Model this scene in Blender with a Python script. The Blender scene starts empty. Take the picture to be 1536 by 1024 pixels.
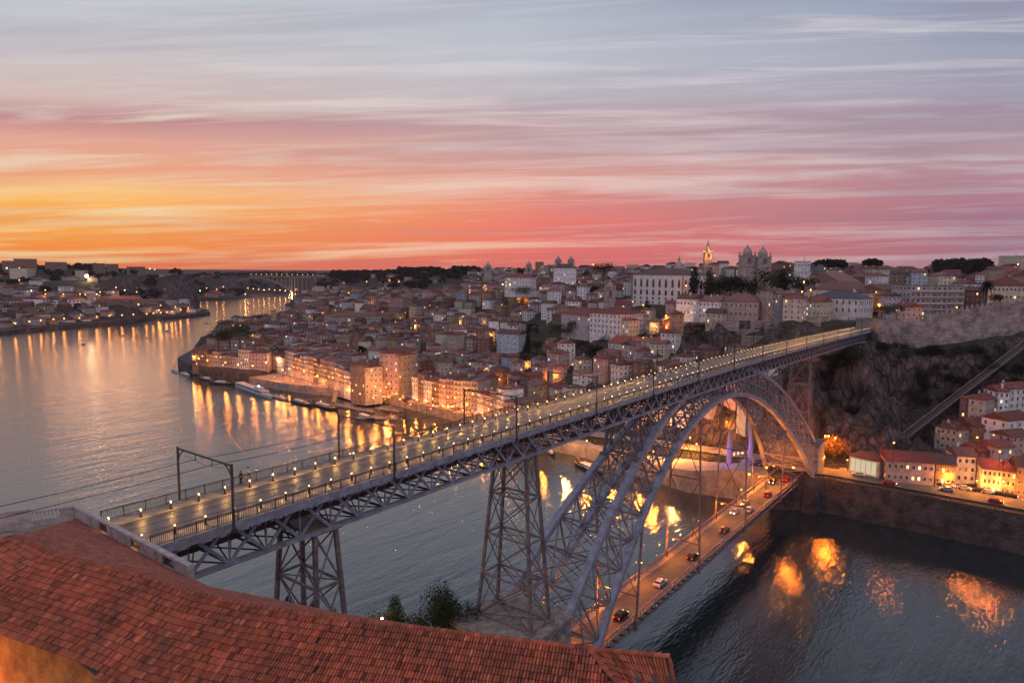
WAVE = (.09, .15, .26); HAZE = 4.5e-5; USE_HAZE = 1
import bpy, math, random
from mathutils import Vector, Matrix
random.seed(11)
PI = math.pi
scene = bpy.context.scene
col = scene.collection
# ---------------------------------------------------------------- camera
F_PX = 1024.0
PITCH, YAW, ROLL = 0.103, 0.650, 0.008
CAM = Vector((-28.53, -69.11, 88.06))
Fw = Vector((math.cos(PITCH)*math.cos(YAW), math.cos(PITCH)*math.sin(YAW), -math.sin(PITCH)))
R0 = Vector((math.sin(YAW), -math.cos(YAW), 0))
U0 = R0.cross(Fw)
Rt = R0*math.cos(ROLL) + U0*math.sin(ROLL)
Up = U0*math.cos(ROLL) - R0*math.sin(ROLL)
cd = bpy.data.cameras.new('camera')
cd.sensor_width = 36.0
cd.lens = F_PX/1536*36
cd.clip_start = 0.5
cd.clip_end = 60000
cam = bpy.data.objects.new('camera', cd)
col.objects.link(cam)
M = Matrix((Rt, Up, -Fw)).transposed().to_4x4()
M.translation = CAM
cam.matrix_world = M
scene.camera = cam

def gz(x, y, z=0.0):
    """world point at height z seen at photo position x, y"""
    d = Fw + Rt*((x-768)/F_PX) - Up*((y-512)/F_PX)
    t = (z-CAM.z)/d.z
    return CAM + d*t
def gd(x, y, dist):
    """world point at horizontal distance dist"""
    d = Fw + Rt*((x-768)/F_PX) - Up*((y-512)/F_PX)
    return CAM + d*(dist/math.hypot(d.x, d.y))
def px(P):
    v = Vector(P)-CAM
    z = v.dot(Fw)
    if z < 1: return None
    return (768+F_PX*v.dot(Rt)/z, 512-F_PX*v.dot(Up)/z, z)

# ---------------------------------------------------------------- mesh builder
class MB:
    def __init__(s): s.v = []; s.f = []; s.m = []; s.c = None
    def add(s, vs, fs, m=0):
        o = len(s.v); s.v.extend([tuple(p) for p in vs])
        for f in fs: s.f.append(tuple(i+o for i in f)); s.m.append(m)
    def quad(s, a, b, c, d, m=0): s.add([a, b, c, d], [(0, 1, 2, 3)], m)
    def box(s, x0, y0, z0, x1, y1, z1, m=0):
        v = [(x0,y0,z0),(x1,y0,z0),(x1,y1,z0),(x0,y1,z0),(x0,y0,z1),(x1,y0,z1),(x1,y1,z1),(x0,y1,z1)]
        s.add(v, [(0,3,2,1),(4,5,6,7),(0,1,5,4),(1,2,6,5),(2,3,7,6),(3,0,4,7)], m)
    def cbox(s, c, sx, sy, sz, rz=0, m=0):
        ca, sa = math.cos(rz), math.sin(rz); v = []
        for dz in (-.5, .5):
            for dx, dy in ((-.5,-.5),(.5,-.5),(.5,.5),(-.5,.5)):
                X, Y = dx*sx, dy*sy
                v.append((c[0]+X*ca-Y*sa, c[1]+X*sa+Y*ca, c[2]+dz*sz))
        s.add(v, [(0,3,2,1),(4,5,6,7),(0,1,5,4),(1,2,6,5),(2,3,7,6),(3,0,4,7)], m)
    def bar(s, p, q, w, h=None, m=0, up=None):
        p, q = Vector(p), Vector(q); h = h or w
        d = q-p
        if d.length < 1e-6: return
        d.normalize()
        u = Vector(up) if up else Vector((0,0,1))
        if abs(d.dot(u)) > .98: u = Vector((1,0,0))
        a = d.cross(u).normalized(); b = a.cross(d).normalized()
        a = a*(w/2); b = b*(h/2)
        v = [p-a-b, p+a-b, p+a+b, p-a+b, q-a-b, q+a-b, q+a+b, q-a+b]
        s.add(v, [(0,3,2,1),(4,5,6,7),(0,1,5,4),(1,2,6,5),(2,3,7,6),(3,0,4,7)], m)
    def tube(s, p, q, r0, r1=None, n=8, m=0, cap=True):
        p, q = Vector(p), Vector(q); r1 = r0 if r1 is None else r1
        d = (q-p).normalized(); u = Vector((0,0,1)) if abs(d.z) < .95 else Vector((1,0,0))
        a = d.cross(u).normalized(); b = a.cross(d)
        v = []
        for c, r in ((p, r0), (q, r1)):
            for i in range(n):
                t = 2*PI*i/n; v.append(c+a*(r*math.cos(t))+b*(r*math.sin(t)))
        f = [(i, (i+1) % n, n+(i+1) % n, n+i) for i in range(n)]
        if cap: f += [tuple(range(n))[::-1], tuple(range(n, 2*n))]
        s.add(v, f, m)
    def lathe(s, c, prof, n=12, m=0):
        v = []; f = []
        for r, z in prof:
            for i in range(n):
                t = 2*PI*i/n; v.append((c[0]+r*math.cos(t), c[1]+r*math.sin(t), c[2]+z))
        for k in range(len(prof)-1):
            for i in range(n):
                j = (i+1) % n; f.append((k*n+i, k*n+j, (k+1)*n+j, (k+1)*n+i))
        f.append(tuple(range(n))[::-1]); f.append(tuple(range((len(prof)-1)*n, len(prof)*n)))
        s.add(v, f, m)
    def ball(s, c, r, n=8, k=5, m=0, sz=1.0):
        s.lathe(c, [(max(.02*r, r*math.sin(PI*i/k)), -r*sz*math.cos(PI*i/k)) for i in range(k+1)], n, m)
    def prism(s, poly, z0, z1, m=0):
        n = len(poly); v = [(x,y,z0) for x,y in poly]+[(x,y,z1) for x,y in poly]
        s.add(v, [tuple(range(n))[::-1], tuple(range(n,2*n))]+[(i,(i+1)%n,n+(i+1)%n,n+i) for i in range(n)], m)
    def mesh(s, name, mats, smooth=False):
        me = bpy.data.meshes.new(name)
        me.from_pydata(s.v, [], s.f); me.validate(clean_customdata=False) if False else None
        for m_ in mats: me.materials.append(m_)
        if len(mats) > 1: me.polygons.foreach_set('material_index', s.m)
        if smooth: me.polygons.foreach_set('use_smooth', [True]*len(s.f))
        if s.c is not None:
            ca = me.color_attributes.new('Col', 'FLOAT_COLOR', 'CORNER')
            dat = []
            for f, c in zip(s.f, s.c): dat.extend([c[0], c[1], c[2], 1.0]*len(f))
            ca.data.foreach_set('color', dat)
        me.update()
        return me
    def build(s, name, mats, parent=None, smooth=False, origin=None):
        if not isinstance(mats, (list, tuple)): mats = [mats]
        if parent is not None and origin is None and 'org' in parent.keys(): origin = parent.location
        if origin is not None:
            o = Vector(origin); s.v = [(x-o.x, y-o.y, z-o.z) for x, y, z in s.v]
        ob = bpy.data.objects.new(name, s.mesh(name, mats, smooth))
        col.objects.link(ob)
        if parent is not None: ob.parent = parent
        return ob
def tag(o, label=None, cat=None, group=None, kind=None):
    if label: o['label'] = label
    if cat: o['category'] = cat
    if group: o['group'] = group
    if kind: o['kind'] = kind
    return o
def thing(name, loc, label, cat, group=None, rz=0.0):
    o = bpy.data.objects.new(name, None); o.empty_display_size = .5
    o.location = loc; o.rotation_euler = (0, 0, rz); col.objects.link(o)
    return tag(o, label, cat, group)
def inst(src, parent, loc=(0,0,0), rz=0, scale=None, name=None):
    o = src.copy(); col.objects.link(o); o.parent = parent; o.location = loc; o.rotation_euler = (0,0,rz)
    if scale: o.scale = scale
    return o
def minst(name, me, parent, loc=(0,0,0), rz=0, scale=None):
    o = bpy.data.objects.new(name, me); col.objects.link(o); o.parent = parent; o.location = loc; o.rotation_euler = (0,0,rz)
    if scale: o.scale = scale
    return o
def ordn(i):
    w = ['first','second','third','fourth','fifth','sixth','seventh','eighth','ninth','tenth','eleventh','twelfth']
    if i <= 12: return w[i-1]
    s = 'th' if 10 <= i % 100 <= 20 else {1:'st',2:'nd',3:'rd'}.get(i % 10, 'th')
    return str(i)+s

# ---------------------------------------------------------------- materials
def lin(c):
    return tuple((v/255/12.92 if v/255 <= .04045 else ((v/255+.055)/1.055)**2.4) for v in c)+(1.0,)
MATS = {}
def mat(name, base, rough=.8, metal=0.0, var=.25, scale=2.0, bump=0.0, bscale=None, base2=None, spec=.5, rnd=0.0, vcol=False, detail=5, brick=None):
    if name in MATS: return MATS[name]
    m = bpy.data.materials.new(name); m.use_nodes = True
    nt = m.node_tree; b = nt.nodes['Principled BSDF']; L = nt.links.new
    b.inputs['Roughness'].default_value = rough; b.inputs['Metallic'].default_value = metal
    b.inputs['Specular IOR Level'].default_value = spec
    tc = nt.nodes.new('ShaderNodeTexCoord')
    nz = nt.nodes.new('ShaderNodeTexNoise'); nz.inputs['Scale'].default_value = scale; nz.inputs['Detail'].default_value = detail
    nz.inputs['Roughness'].default_value = .65
    L(tc.outputs['Object'], nz.inputs['Vector'])
    mx = nt.nodes.new('ShaderNodeMix'); mx.data_type = 'RGBA'
    b2 = base2 or tuple(c*(1-var) for c in base)
    b1 = tuple(min(1, c*(1+var*.5)) for c in base)
    mx.inputs[6].default_value = tuple(b2[:3])+(1,); mx.inputs[7].default_value = tuple(b1[:3])+(1,)
    mr = nt.nodes.new('ShaderNodeMapRange'); mr.inputs[1].default_value = .35; mr.inputs[2].default_value = .65
    L(nz.outputs['Fac'], mr.inputs[0]); L(mr.outputs[0], mx.inputs[0])
    out = mx.outputs[2]
    if brick:
        sp_ = nt.nodes.new('ShaderNodeSeparateXYZ'); L(tc.outputs['Object'], sp_.inputs[0]); ad_ = nt.nodes.new('ShaderNodeMath'); L(sp_.outputs[0], ad_.inputs[0]); L(sp_.outputs[1], ad_.inputs[1])
        cb_ = nt.nodes.new('ShaderNodeCombineXYZ'); L(ad_.outputs[0], cb_.inputs[0]); L(sp_.outputs[2], cb_.inputs[1])
        bt = nt.nodes.new('ShaderNodeTexBrick'); L(cb_.outputs[0], bt.inputs['Vector']); bt.inputs['Scale'].default_value = 1; bt.inputs['Brick Width'].default_value = brick[0]; bt.inputs['Row Height'].default_value = brick[1]; bt.inputs['Mortar Size'].default_value = brick[1]*.08
        bt.inputs['Color1'].default_value = (1,1,1,1); bt.inputs['Color2'].default_value = (.55,.55,.56,1); bt.inputs['Mortar'].default_value = (.3,.29,.29,1)
        mu = nt.nodes.new('ShaderNodeMix'); mu.data_type = 'RGBA'; mu.blend_type = 'MULTIPLY'; mu.inputs[0].default_value = .75; L(out, mu.inputs[6]); L(bt.outputs['Color'], mu.inputs[7]); out = mu.outputs[2]
    if vcol:
        va = nt.nodes.new('ShaderNodeVertexColor'); va.layer_name = 'Col'
        mu = nt.nodes.new('ShaderNodeMix'); mu.data_type = 'RGBA'; mu.blend_type = 'MULTIPLY'; mu.inputs[0].default_value = 1
        L(out, mu.inputs[6]); L(va.outputs['Color'], mu.inputs[7]); out = mu.outputs[2]
    if rnd:
        oi = nt.nodes.new('ShaderNodeObjectInfo'); r = nt.nodes.new('ShaderNodeMapRange')
        r.inputs[3].default_value = 1-rnd; r.inputs[4].default_value = 1+rnd*.6
        L(oi.outputs['Random'], r.inputs[0])
        h = nt.nodes.new('ShaderNodeHueSaturation'); L(out, h.inputs['Color']); L(r.outputs[0], h.inputs['Value']); out = h.outputs[0]
    L(out, b.inputs['Base Color'])
    if bump:
        n2 = nt.nodes.new('ShaderNodeTexNoise'); n2.inputs['Scale'].default_value = bscale or scale*4; n2.inputs['Detail'].default_value = 6
        L(tc.outputs['Object'], n2.inputs['Vector'])
        bp = nt.nodes.new('ShaderNodeBump'); bp.inputs['Strength'].default_value = bump; bp.inputs['Distance'].default_value = .5
        L(n2.outputs['Fac'], bp.inputs['Height']); L(bp.outputs[0], b.inputs['Normal'])
    MATS[name] = m
    return m
def emis(name, c, s):
    if name in MATS: return MATS[name]
    m = bpy.data.materials.new(name); m.use_nodes = True
    nt = m.node_tree; b = nt.nodes['Principled BSDF']
    b.inputs['Base Color'].default_value = (c[0], c[1], c[2], 1)
    b.inputs['Emission Color'].default_value = (c[0], c[1], c[2], 1); b.inputs['Emission Strength'].default_value = s
    try: m.cycles.emission_sampling = 'NONE'
    except Exception: pass
    MATS[name] = m
    return m
def tilemat(name, base, var=.35, along=.42, across=.24):
    """clay tiles: every row and column of tiles shows as relief and colour (object space, roof pitch along y)"""
    if name in MATS: return MATS[name]
    m = mat(name, base, .85, var=var, scale=.9, rnd=.28)
    nt = m.node_tree; L = nt.links.new; b = nt.nodes['Principled BSDF']
    tc = nt.nodes.new('ShaderNodeTexCoord')
    w = nt.nodes.new('ShaderNodeTexWave'); w.inputs['Scale'].default_value = 1.1; w.inputs['Distortion'].default_value = 1.2
    w.bands_direction = 'DIAGONAL'
    L(tc.outputs['Object'], w.inputs['Vector'])
    bp = nt.nodes.new('ShaderNodeBump'); bp.inputs['Strength'].default_value = .5; bp.inputs['Distance'].default_value = .12
    L(w.outputs['Fac'], bp.inputs['Height']); L(bp.outputs[0], b.inputs['Normal'])
    return m

IRON = mat('iron_paint', (.28,.305,.40), .5, .1, var=.3, scale=.9, bump=.05, bscale=6, base2=(.19,.18,.215))
IRON_C = mat('arch_rib_paint', (.27,.30,.41), .45, .1, var=.25, scale=.7, bump=.05, bscale=6, base2=(.19,.185,.23))
IRON_L = mat('arch_lattice_paint', (.22,.23,.29), .55, .1, var=.35, scale=.9, base2=(.12,.105,.115))
IRON_D = mat('iron_dark', (.06,.05,.055), .6, .2, var=.4, scale=1.0)
IRON_P = mat('iron_pier', (.23,.175,.18), .6, .05, var=.4, scale=.9, base2=(.11,.085,.095))
BLACK = mat('black_iron', (.015,.015,.017), .5, .3)
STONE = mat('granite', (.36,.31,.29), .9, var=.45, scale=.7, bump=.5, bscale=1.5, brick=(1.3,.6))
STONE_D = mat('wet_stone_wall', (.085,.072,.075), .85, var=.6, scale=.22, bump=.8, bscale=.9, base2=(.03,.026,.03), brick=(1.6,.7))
STONE_L = mat('parapet_stone', (.42,.36,.36), .85, var=.3, scale=1.3, bump=.25, bscale=5)
RAMP = mat('rampart_stone', (.42,.35,.34), .95, var=.5, scale=.25, bump=.9, bscale=1.6, brick=(1.4,.7))
ASPH = mat('asphalt', (.10,.092,.088), .75, var=.3, scale=.5)
DECKM = mat('deck_paving', (.10,.096,.108), .5, var=.35, scale=.7, base2=(.05,.048,.056))
WALK = mat('walkway_paving', (.22,.19,.175), .55, var=.35, scale=.8)
QUAY = mat('quay_paving', (.3,.25,.22), .8, var=.4, scale=.3)
LEAF = mat('leaf_green', (.038,.05,.02), .85, var=.5, scale=.6, rnd=.3, spec=.1)
LEAF_D = mat('leaf_dark', (.014,.022,.013), .9, var=.5, scale=.7, rnd=.3, spec=.05)
LEAF_Y = mat('leaf_olive', (.07,.07,.025), .75, var=.5, scale=.6, rnd=.3)
LEAF_LIT = mat('leaf_lamplit', (.34,.2,.07), .85, var=.5, scale=.8, spec=.1)  # lamp glow on the cliff-foot trees put into the leaf colour
BARK = mat('bark', (.06,.045,.035), .9, var=.4, scale=3)
GLASS = mat('window_glass', (.012,.014,.02), .12, var=.3, scale=.5, spec=.8)
FRAME = mat('window_frame', (.5,.48,.5), .6, var=.2)
FRAME_S = mat('granite_frame', (.24,.21,.21), .8, var=.2)
LITW = emis('lit_window', (1.0,.62,.22), 1.6)
LITW2 = emis('lit_window_pale', (1.0,.85,.45), 1.5)
GLOBE = emis('lamp_globe', (1.0,.66,.30), 5)
SOD = emis('sodium_globe', (1.0,.46,.10), 4.5)
SODW = emis('pale_globe', (1.0,.82,.5), 6)
ROOFS = [tilemat('roof_tile_red', (.21,.066,.055)), tilemat('roof_tile_rust', (.175,.078,.06)), tilemat('roof_tile_brown', (.11,.062,.062)), tilemat('roof_tile_pink', (.22,.11,.10))]
SLATE = mat('roof_slate', (.075,.075,.095), .6, var=.3, scale=1)
WALLC = {'white':(.74,.72,.74), 'cream':(.60,.53,.42), 'pink':(.50,.36,.35), 'ochre':(.38,.29,.18), 'grey':(.36,.34,.37), 'brown':(.2,.13,.105),
         'pale blue':(.38,.44,.54), 'orange':(.40,.22,.13), 'yellow':(.46,.38,.22), 'dark red':(.2,.085,.075), 'beige':(.48,.43,.39), 'green':(.2,.24,.2)}
def wallmat(c): return mat('plaster_'+c.replace(' ', '_'), WALLC[c], .88, var=.32, scale=.45, rnd=.22, bump=.1, bscale=3)
from mathutils import noise as mnoise
# ---------------------------------------------------------------- sky
w = bpy.data.worlds.new('World'); scene.world = w; w.use_nodes = True
nt = w.node_tree; L = nt.links.new
bg = nt.nodes['Background']
def N(t, **k):
    n = nt.nodes.new(t)
    for a, b_ in k.items(): setattr(n, a, b_)
    return n
def Mt(op, a, b_=None, c=None, clamp=False):
    n = N('ShaderNodeMath', operation=op); n.use_clamp = clamp
    for i, v in enumerate((a, b_, c)):
        if v is None: continue
        if isinstance(v, (int, float)): n.inputs[i].default_value = v
        else: L(v, n.inputs[i])
    return n.outputs[0]
tc = N('ShaderNodeTexCoord')
sep = N('ShaderNodeSeparateXYZ'); L(tc.outputs['Generated'], sep.inputs[0])
X, Y, Z0 = sep.outputs
SUNAZ = YAW + math.radians(31)
# azimuth left of the view axis, in radians
fwd = Mt('MAXIMUM', Mt('ADD', Mt('MULTIPLY', X, math.cos(YAW)), Mt('MULTIPLY', Y, math.sin(YAW))), .12)
lat = Mt('ADD', Mt('MULTIPLY', X, -math.sin(YAW)), Mt('MULTIPLY', Y, math.cos(YAW)))
az = Mt('DIVIDE', lat, fwd)      # parallel cloud bands far away run straight across the view
Z = Mt('DIVIDE', Z0, fwd)
azr = Mt('ARCTAN2', lat, Mt('ADD', Mt('MULTIPLY', X, math.cos(YAW)), Mt('MULTIPLY', Y, math.sin(YAW))))
def noise(sx, sy, sc, det, tilt=0.0, dist=0.0, off=0.0, rough=.55):
    cb = N('ShaderNodeCombineXYZ')
    L(Mt('MULTIPLY', az, sx), cb.inputs[0])
    L(Mt('ADD', Mt('MULTIPLY', Z, sy), Mt('MULTIPLY', az, tilt)), cb.inputs[1]); cb.inputs[2].default_value = off
    n = N('ShaderNodeTexNoise'); n.inputs['Scale'].default_value = sc; n.inputs['Detail'].default_value = det
    n.inputs['Roughness'].default_value = rough; n.inputs['Distortion'].default_value = dist
    L(cb.outputs[0], n.inputs['Vector']); return n.outputs['Fac']
def ramp(fac, stops):
    r = N('ShaderNodeValToRGB'); cr = r.color_ramp
    while len(cr.elements) < len(stops): cr.elements.new(.5)
    for e, (p, c) in zip(cr.elements, stops): e.position = p; e.color = lin(c)
    L(fac, r.inputs[0]); return r.outputs[0]
def mix(f, a, b_, mode='MIX'):
    n = N('ShaderNodeMix', data_type='RGBA', blend_type=mode)
    for i, v in ((0, f), (6, a), (7, b_)):
        if isinstance(v, (int, float)): n.inputs[i].default_value = v
        elif isinstance(v, tuple): n.inputs[i].default_value = v
        else: L(v, n.inputs[i])
    return n.outputs[2]
warp = noise(1.0, 5.0, 1.0, 3, .15, .3)
el = Mt('ADD', Z, Mt('MULTIPLY', Mt('SUBTRACT', warp, .5), .05))
el = Mt('MAXIMUM', Mt('ADD', el, Mt('MULTIPLY', Mt('MAXIMUM', az, -.7), -.006)), 0.0)
elS = Mt('MULTIPLY', el, 1.6, clamp=True)   # ramp position 1 = sin(elevation) .4545
k = 1.6
left = ramp(elS, [(0,(242,124,70)),(.015*k,(250,142,62)),(.045*k,(254,166,66)),(.085*k,(254,182,84)),(.105*k,(252,200,132)),(.13*k,(240,166,128)),(.18*k,(228,168,150)),(.205*k,(196,142,142)),(.235*k,(212,186,182)),(.30*k,(204,196,198)),(.37*k,(196,202,208)),(.43*k,(186,196,208)),(1,(150,162,184))])
mid = ramp(elS, [(0,(228,116,106)),(.035*k,(236,116,106)),(.07*k,(238,128,114)),(.10*k,(234,144,128)),(.13*k,(224,160,146)),(.17*k,(206,162,158)),(.215*k,(184,160,168)),(.25*k,(192,184,192)),(.30*k,(190,194,204)),(.37*k,(182,188,202)),(.43*k,(160,172,192)),(1,(84,98,122))])
right = ramp(elS, [(0,(158,114,126)),(.04*k,(170,118,132)),(.09*k,(166,116,134)),(.13*k,(180,132,144)),(.18*k,(182,152,160)),(.23*k,(170,154,168)),(.27*k,(164,160,180)),(.30*k,(164,166,184)),(.37*k,(150,160,184)),(.43*k,(132,146,174)),(1,(44,54,76))])
fa = Mt('MULTIPLY', Mt('SUBTRACT', az, -.05), 1.6, clamp=True)
fb = Mt('MULTIPLY', Mt('SUBTRACT', 0.0, az), 1.5, clamp=True)
c = mix(fa, mid, left); c = mix(fb, c, right)
# streaks: bright cirrus and dull mauve bands
s1 = noise(1.1, 25, 1.5, 9, .7, .35, 3.0, .6)
s2 = noise(.8, 11, 1.3, 8, .3, .6, 9.0, .6)
s3 = noise(1.6, 48, 1.3, 8, 2.6, .6, 17.0, .65)
low = Mt('SUBTRACT', 1.0, Mt('MULTIPLY', Z, 3.2), clamp=True)
hi1 = Mt('MULTIPLY', Mt('SUBTRACT', s1, .505), 7.0, clamp=True)
warmc = mix(fb, mix(fa, (1.0,.55,.40,1), (1.0,.74,.34,1)), (.55,.40,.46,1))
palec = (.66,.64,.68,1)
lightc = mix(low, palec, warmc)
c = mix(Mt('MULTIPLY', hi1, .8), c, lightc)
dk = Mt('MULTIPLY', Mt('SUBTRACT', s2, .49), 6.0, clamp=True)
darkc = mix(low, (.36,.34,.43,1), mix(fa, (.50,.23,.25,1), (.82,.27,.10,1)))
darkc = mix(fb, darkc, (.30,.21,.29,1))
c = mix(Mt('MULTIPLY', dk, .42), c, darkc)
hi3 = Mt('MULTIPLY', Mt('SUBTRACT', s3, .52), 7.0, clamp=True)
c = mix(Mt('MULTIPLY', hi3, .32), c, lightc)
# unseen sky: brightened behind the camera as fill, darkened high ahead for the water
back = Mt('MULTIPLY', Mt('SUBTRACT', Mt('ABSOLUTE', azr), 1.2), 1.2, clamp=True)
c = mix(back, c, (.60,.54,.66,1))
ov = Mt('MULTIPLY', Mt('SUBTRACT', Z0, .42), 2.5, clamp=True)
front = Mt('MULTIPLY', Mt('ADD', Mt('MULTIPLY', X, math.cos(YAW)), Mt('ADD', Mt('MULTIPLY', Y, math.sin(YAW)), .25)), 2.5, clamp=True)
c = mix(ov, c, mix(front, (.95,.87,.95,1), (.14,.18,.25,1)))
L(c, bg.inputs['Color']); bg.inputs['Strength'].default_value = 1.0
# the sun has just set: only a faint warm after-glow is left of it
sl = bpy.data.lights.new('sun', 'SUN'); sl.energy = .06; sl.angle = math.radians(8); sl.color = (1, .5, .28)
so = bpy.data.objects.new('sun', sl); col.objects.link(so)
sd = Vector((math.cos(SUNAZ)*math.cos(math.radians(3)), math.sin(SUNAZ)*math.cos(math.radians(3)), math.sin(math.radians(3))))
so.rotation_euler = sd.to_track_quat('Z', 'Y').to_euler()
scene.view_settings.view_transform = 'Standard'; scene.view_settings.look = 'None'
scene.view_settings.exposure = 0.0; scene.view_settings.gamma = 1.0
cy = scene.cycles
cy.max_bounces = 5; cy.diffuse_bounces = 2; cy.glossy_bounces = 3; cy.transparent_max_bounces = 8; cy.volume_bounces = 0
cy.sample_clamp_indirect = 4.0; cy.sample_clamp_direct = 0.0
cy.use_light_tree = True; cy.use_denoising = True
cy.caustics_reflective = False; cy.caustics_refractive = False

def point(parent, loc, power, color=(1,.5,.16), r=.3, name='lamp_light'):
    l = bpy.data.lights.new(name, 'POINT'); l.energy = power; l.color = color; l.shadow_soft_size = r
    o = bpy.data.objects.new(name, l); col.objects.link(o)
    if parent: o.parent = parent
    o.location = loc
    return o

# ---------------------------------------------------------------- terrain
BANK = [(236,-900),(234,-400),(235,-160),(235.5,-72),(237,-13),(228,4),(231,19),(227,36),(235,64),(245,94),(246,116),(258,152),(265,192),(271,232),(279,282),(266,330),(261,364),(262,405),(261,446),(259,492),(275,540),(320,600),(420,760),(653,982),(921,1250),(1262,1700),(1463,1907),(1583,1986),(4000,3300)]
LEFT = [(-3000,860),(-600,940),(0,965),(272,997),(344,1040),(419,1063),(517,1125),(600,1140),(660,1180),(699,1260),(720,1380),(779,1500),(963,1780),(1129,1818),(1200,1900),(1255,1999),(1340,2183),(1437,2298),(1560,2290),(4000,3900)]
NEAR = [(76,-900),(76,12),(62,28),(40,26),(20,26),(-10,60),(-100,120),(-400,380),(-3000,400)]
PORTO = BANK + [(30000,3300),(30000,-900)]
GAIA = LEFT + [(30000,30000),(-30000,30000),(-30000,860)]
NEARP = NEAR + [(-30000,400),(-30000,-900)]
def inside(p, poly):
    x, y = p; c_ = False; j = len(poly)-1
    for i in range(len(poly)):
        xi, yi = poly[i]; xj, yj = poly[j]
        if (yi > y) != (yj > y) and x < (xj-xi)*(y-yi)/(yj-yi)+xi: c_ = not c_
        j = i
    return c_
def segd(p, a, b_):
    ax, ay = a; dx, dy = b_[0]-ax, b_[1]-ay
    t = max(0, min(1, ((p[0]-ax)*dx+(p[1]-ay)*dy)/(dx*dx+dy*dy+1e-9)))
    return math.hypot(p[0]-ax-t*dx, p[1]-ay-t*dy), t
def polyd(p, pl): return min(segd(p, pl[i], pl[i+1])[0] for i in range(len(pl)-1))
CPX = [(603,600,7),(700,612,7),(760,562,10),(540,505,17),(640,470,25),(690,520,14),(800,500,30),(860,470,50),(560,440,52),(620,445,48),
 (720,440,58),(800,432,64),(900,442,62),(985,457,62),(915,500,42),(930,545,28),(960,560,22),(840,540,22),(1000,500,46),(1060,476,60),(1110,520,44),(1190,478,62),(1250,480,60),
 (1060,540,36),(1130,440,75),(1325,500,58),(1280,700,13),(1536,760,13),(1300,560,38),(1320,530,46),(1400,520,50),(1400,600,30),(1360,665,16),
 (1440,640,20),(1500,590,32),(1536,520,52),(1460,480,62),(1400,470,62),(1180,560,45),(1220,540,48),(1240,600,30),(1250,650,16),(1230,690,13),(500,540,10),(440,500,14),(450,475,14),
 (500,455,30),(480,445,30),(1270,600,26),(1330,620,22),(1480,690,14),(1100,600,20),(1060,600,12),(1000,590,10),(1284,524,53),(1262,535,50),(1240,540,47),(1040,479,60),(1080,481,59),(1140,481,58),(1190,479,58),(1230,479,58),(1290,470,62),(1160,500,52),(1060,500,50)]
CP = [(gz(a,b_,c_).x, gz(a,b_,c_).y, c_) for a,b_,c_ in CPX]
for a, b_, dist in [(60,405,2300),(0,400,2300),(130,403,2000),(200,412,1700),(280,411,1900),(330,413,2500),(420,412,3300),(500,413,3000),(560,410,2300),(640,410,1900),(690,412,1600),
                    (760,410,1400),(850,408,1300),(960,408,1200),(1060,412,950),(1200,412,900),(1300,412,1200),(1400,412,1300),(1536,408,1300),(1480,430,700),(1350,430,650),(1536,440,520),(-200,400,2300),(1700,410,1300)]:
    P = gd(a, b_, dist); CP.append((P.x, P.y, P.z))
for a, b_, dist in [(20,440,1500),(120,440,1450),(60,462,1330),(180,455,1350),(230,448,1600),(130,420,1700),(300,440,2000)]:
    P = gd(a, b_, dist); CP.append((P.x, P.y, max(8, P.z)))
for x_, y_ in BANK[3:24]: CP.append((x_+8, y_, 5.0 if y_ > 15 else 12.5))
for x_, y_ in LEFT[2:18]: CP.append((x_, y_+10, 5.0))
CP += [(300,-160,20),(290,-72,17),(400,-160,70),(360,-120,52),(430,-90,66),(600,-300,80),(1500,-900,80),(2500,300,85),(5000,3000,90),(3000,9000,90)]
for x_, yb_, k_ in ((1345,523,0),(1372,523,1),(1410,518,2),(1440,515,3),(1470,509,4),(1500,503,5),(1545,495,6)):
    P = gd(x_, yb_, 394+k_*3); CP.append((P.x, P.y, P.z)); P = gd(x_, yb_+8, 384+k_*3); CP.append((P.x, P.y, P.z))
CPN = [(60,20,6),(70,-40,12),(40,-10,24),(20,-10,36),(0,-20,50),(-20,-60,62),(0,-100,60),(50,-100,25),(-200,-60,50),(-400,-400,60),(58,0,20),(20,15,20),(40,15,10),(0,15,38),(-20,20,40),(-10,40,20)]
FLAT = [([(244,-400),(245,-160),(246,-72),(247,-14),(243,0),(252,14),(262,40),(266,100),(276,150),(285,200),(290,240),(292,285)], [13,13,13,13,13,12,9,6,5.2,5.2,5.2,5.2], 9),
        ([(352,0),(368,0),(420,0)], [55,58.5,61], 7)]
def flatz(p):
    best = None
    for pl, zs, wd in FLAT:
        for i in range(len(pl)-1):
            d, t = segd(p, pl[i], pl[i+1])
            if best is None or d-wd < best[0]: best = (d-wd, zs[i]*(1-t)+zs[i+1]*t)
    return best
_c = {}
def H(x, y):
    kx = (round(x, 1), round(y, 1))
    if kx in _c: return _c[kx]
    near_ = inside((x, y), NEARP)
    src = CPN if near_ else CP
    sw = sz = 0
    for a, b_, z in src:
        d2 = (a-x)**2+(b_-y)**2+9
        w_ = 1/(d2*d2)**.85
        sw += w_; sz += w_*z
    z = sz/sw
    if not near_:
        fd, fz = flatz((x, y))
        t = max(0, min(1, fd/16)); t = t*t*(3-2*t)
        z = (fz-.3)*(1-t)+z*t
    _c[kx] = z
    return z
def land(x, y): return inside((x, y), PORTO) or inside((x, y), GAIA) or inside((x, y), NEARP)
def axis(pts):
    out = []
    for (a, b_, st) in pts:
        n = max(1, int(round((b_-a)/st)))
        out += [a+(b_-a)*i/n for i in range(n)]
    return out+[pts[-1][1]]
xs = axis([(-30000,-3000,4500),(-3000,-300,300),(-300,40,40),(40,100,6),(100,224,31),(224,240,6),(240,420,3),(420,470,6),(470,900,12),(900,1700,40),(1700,3000,130),(3000,30000,3000)])
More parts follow.
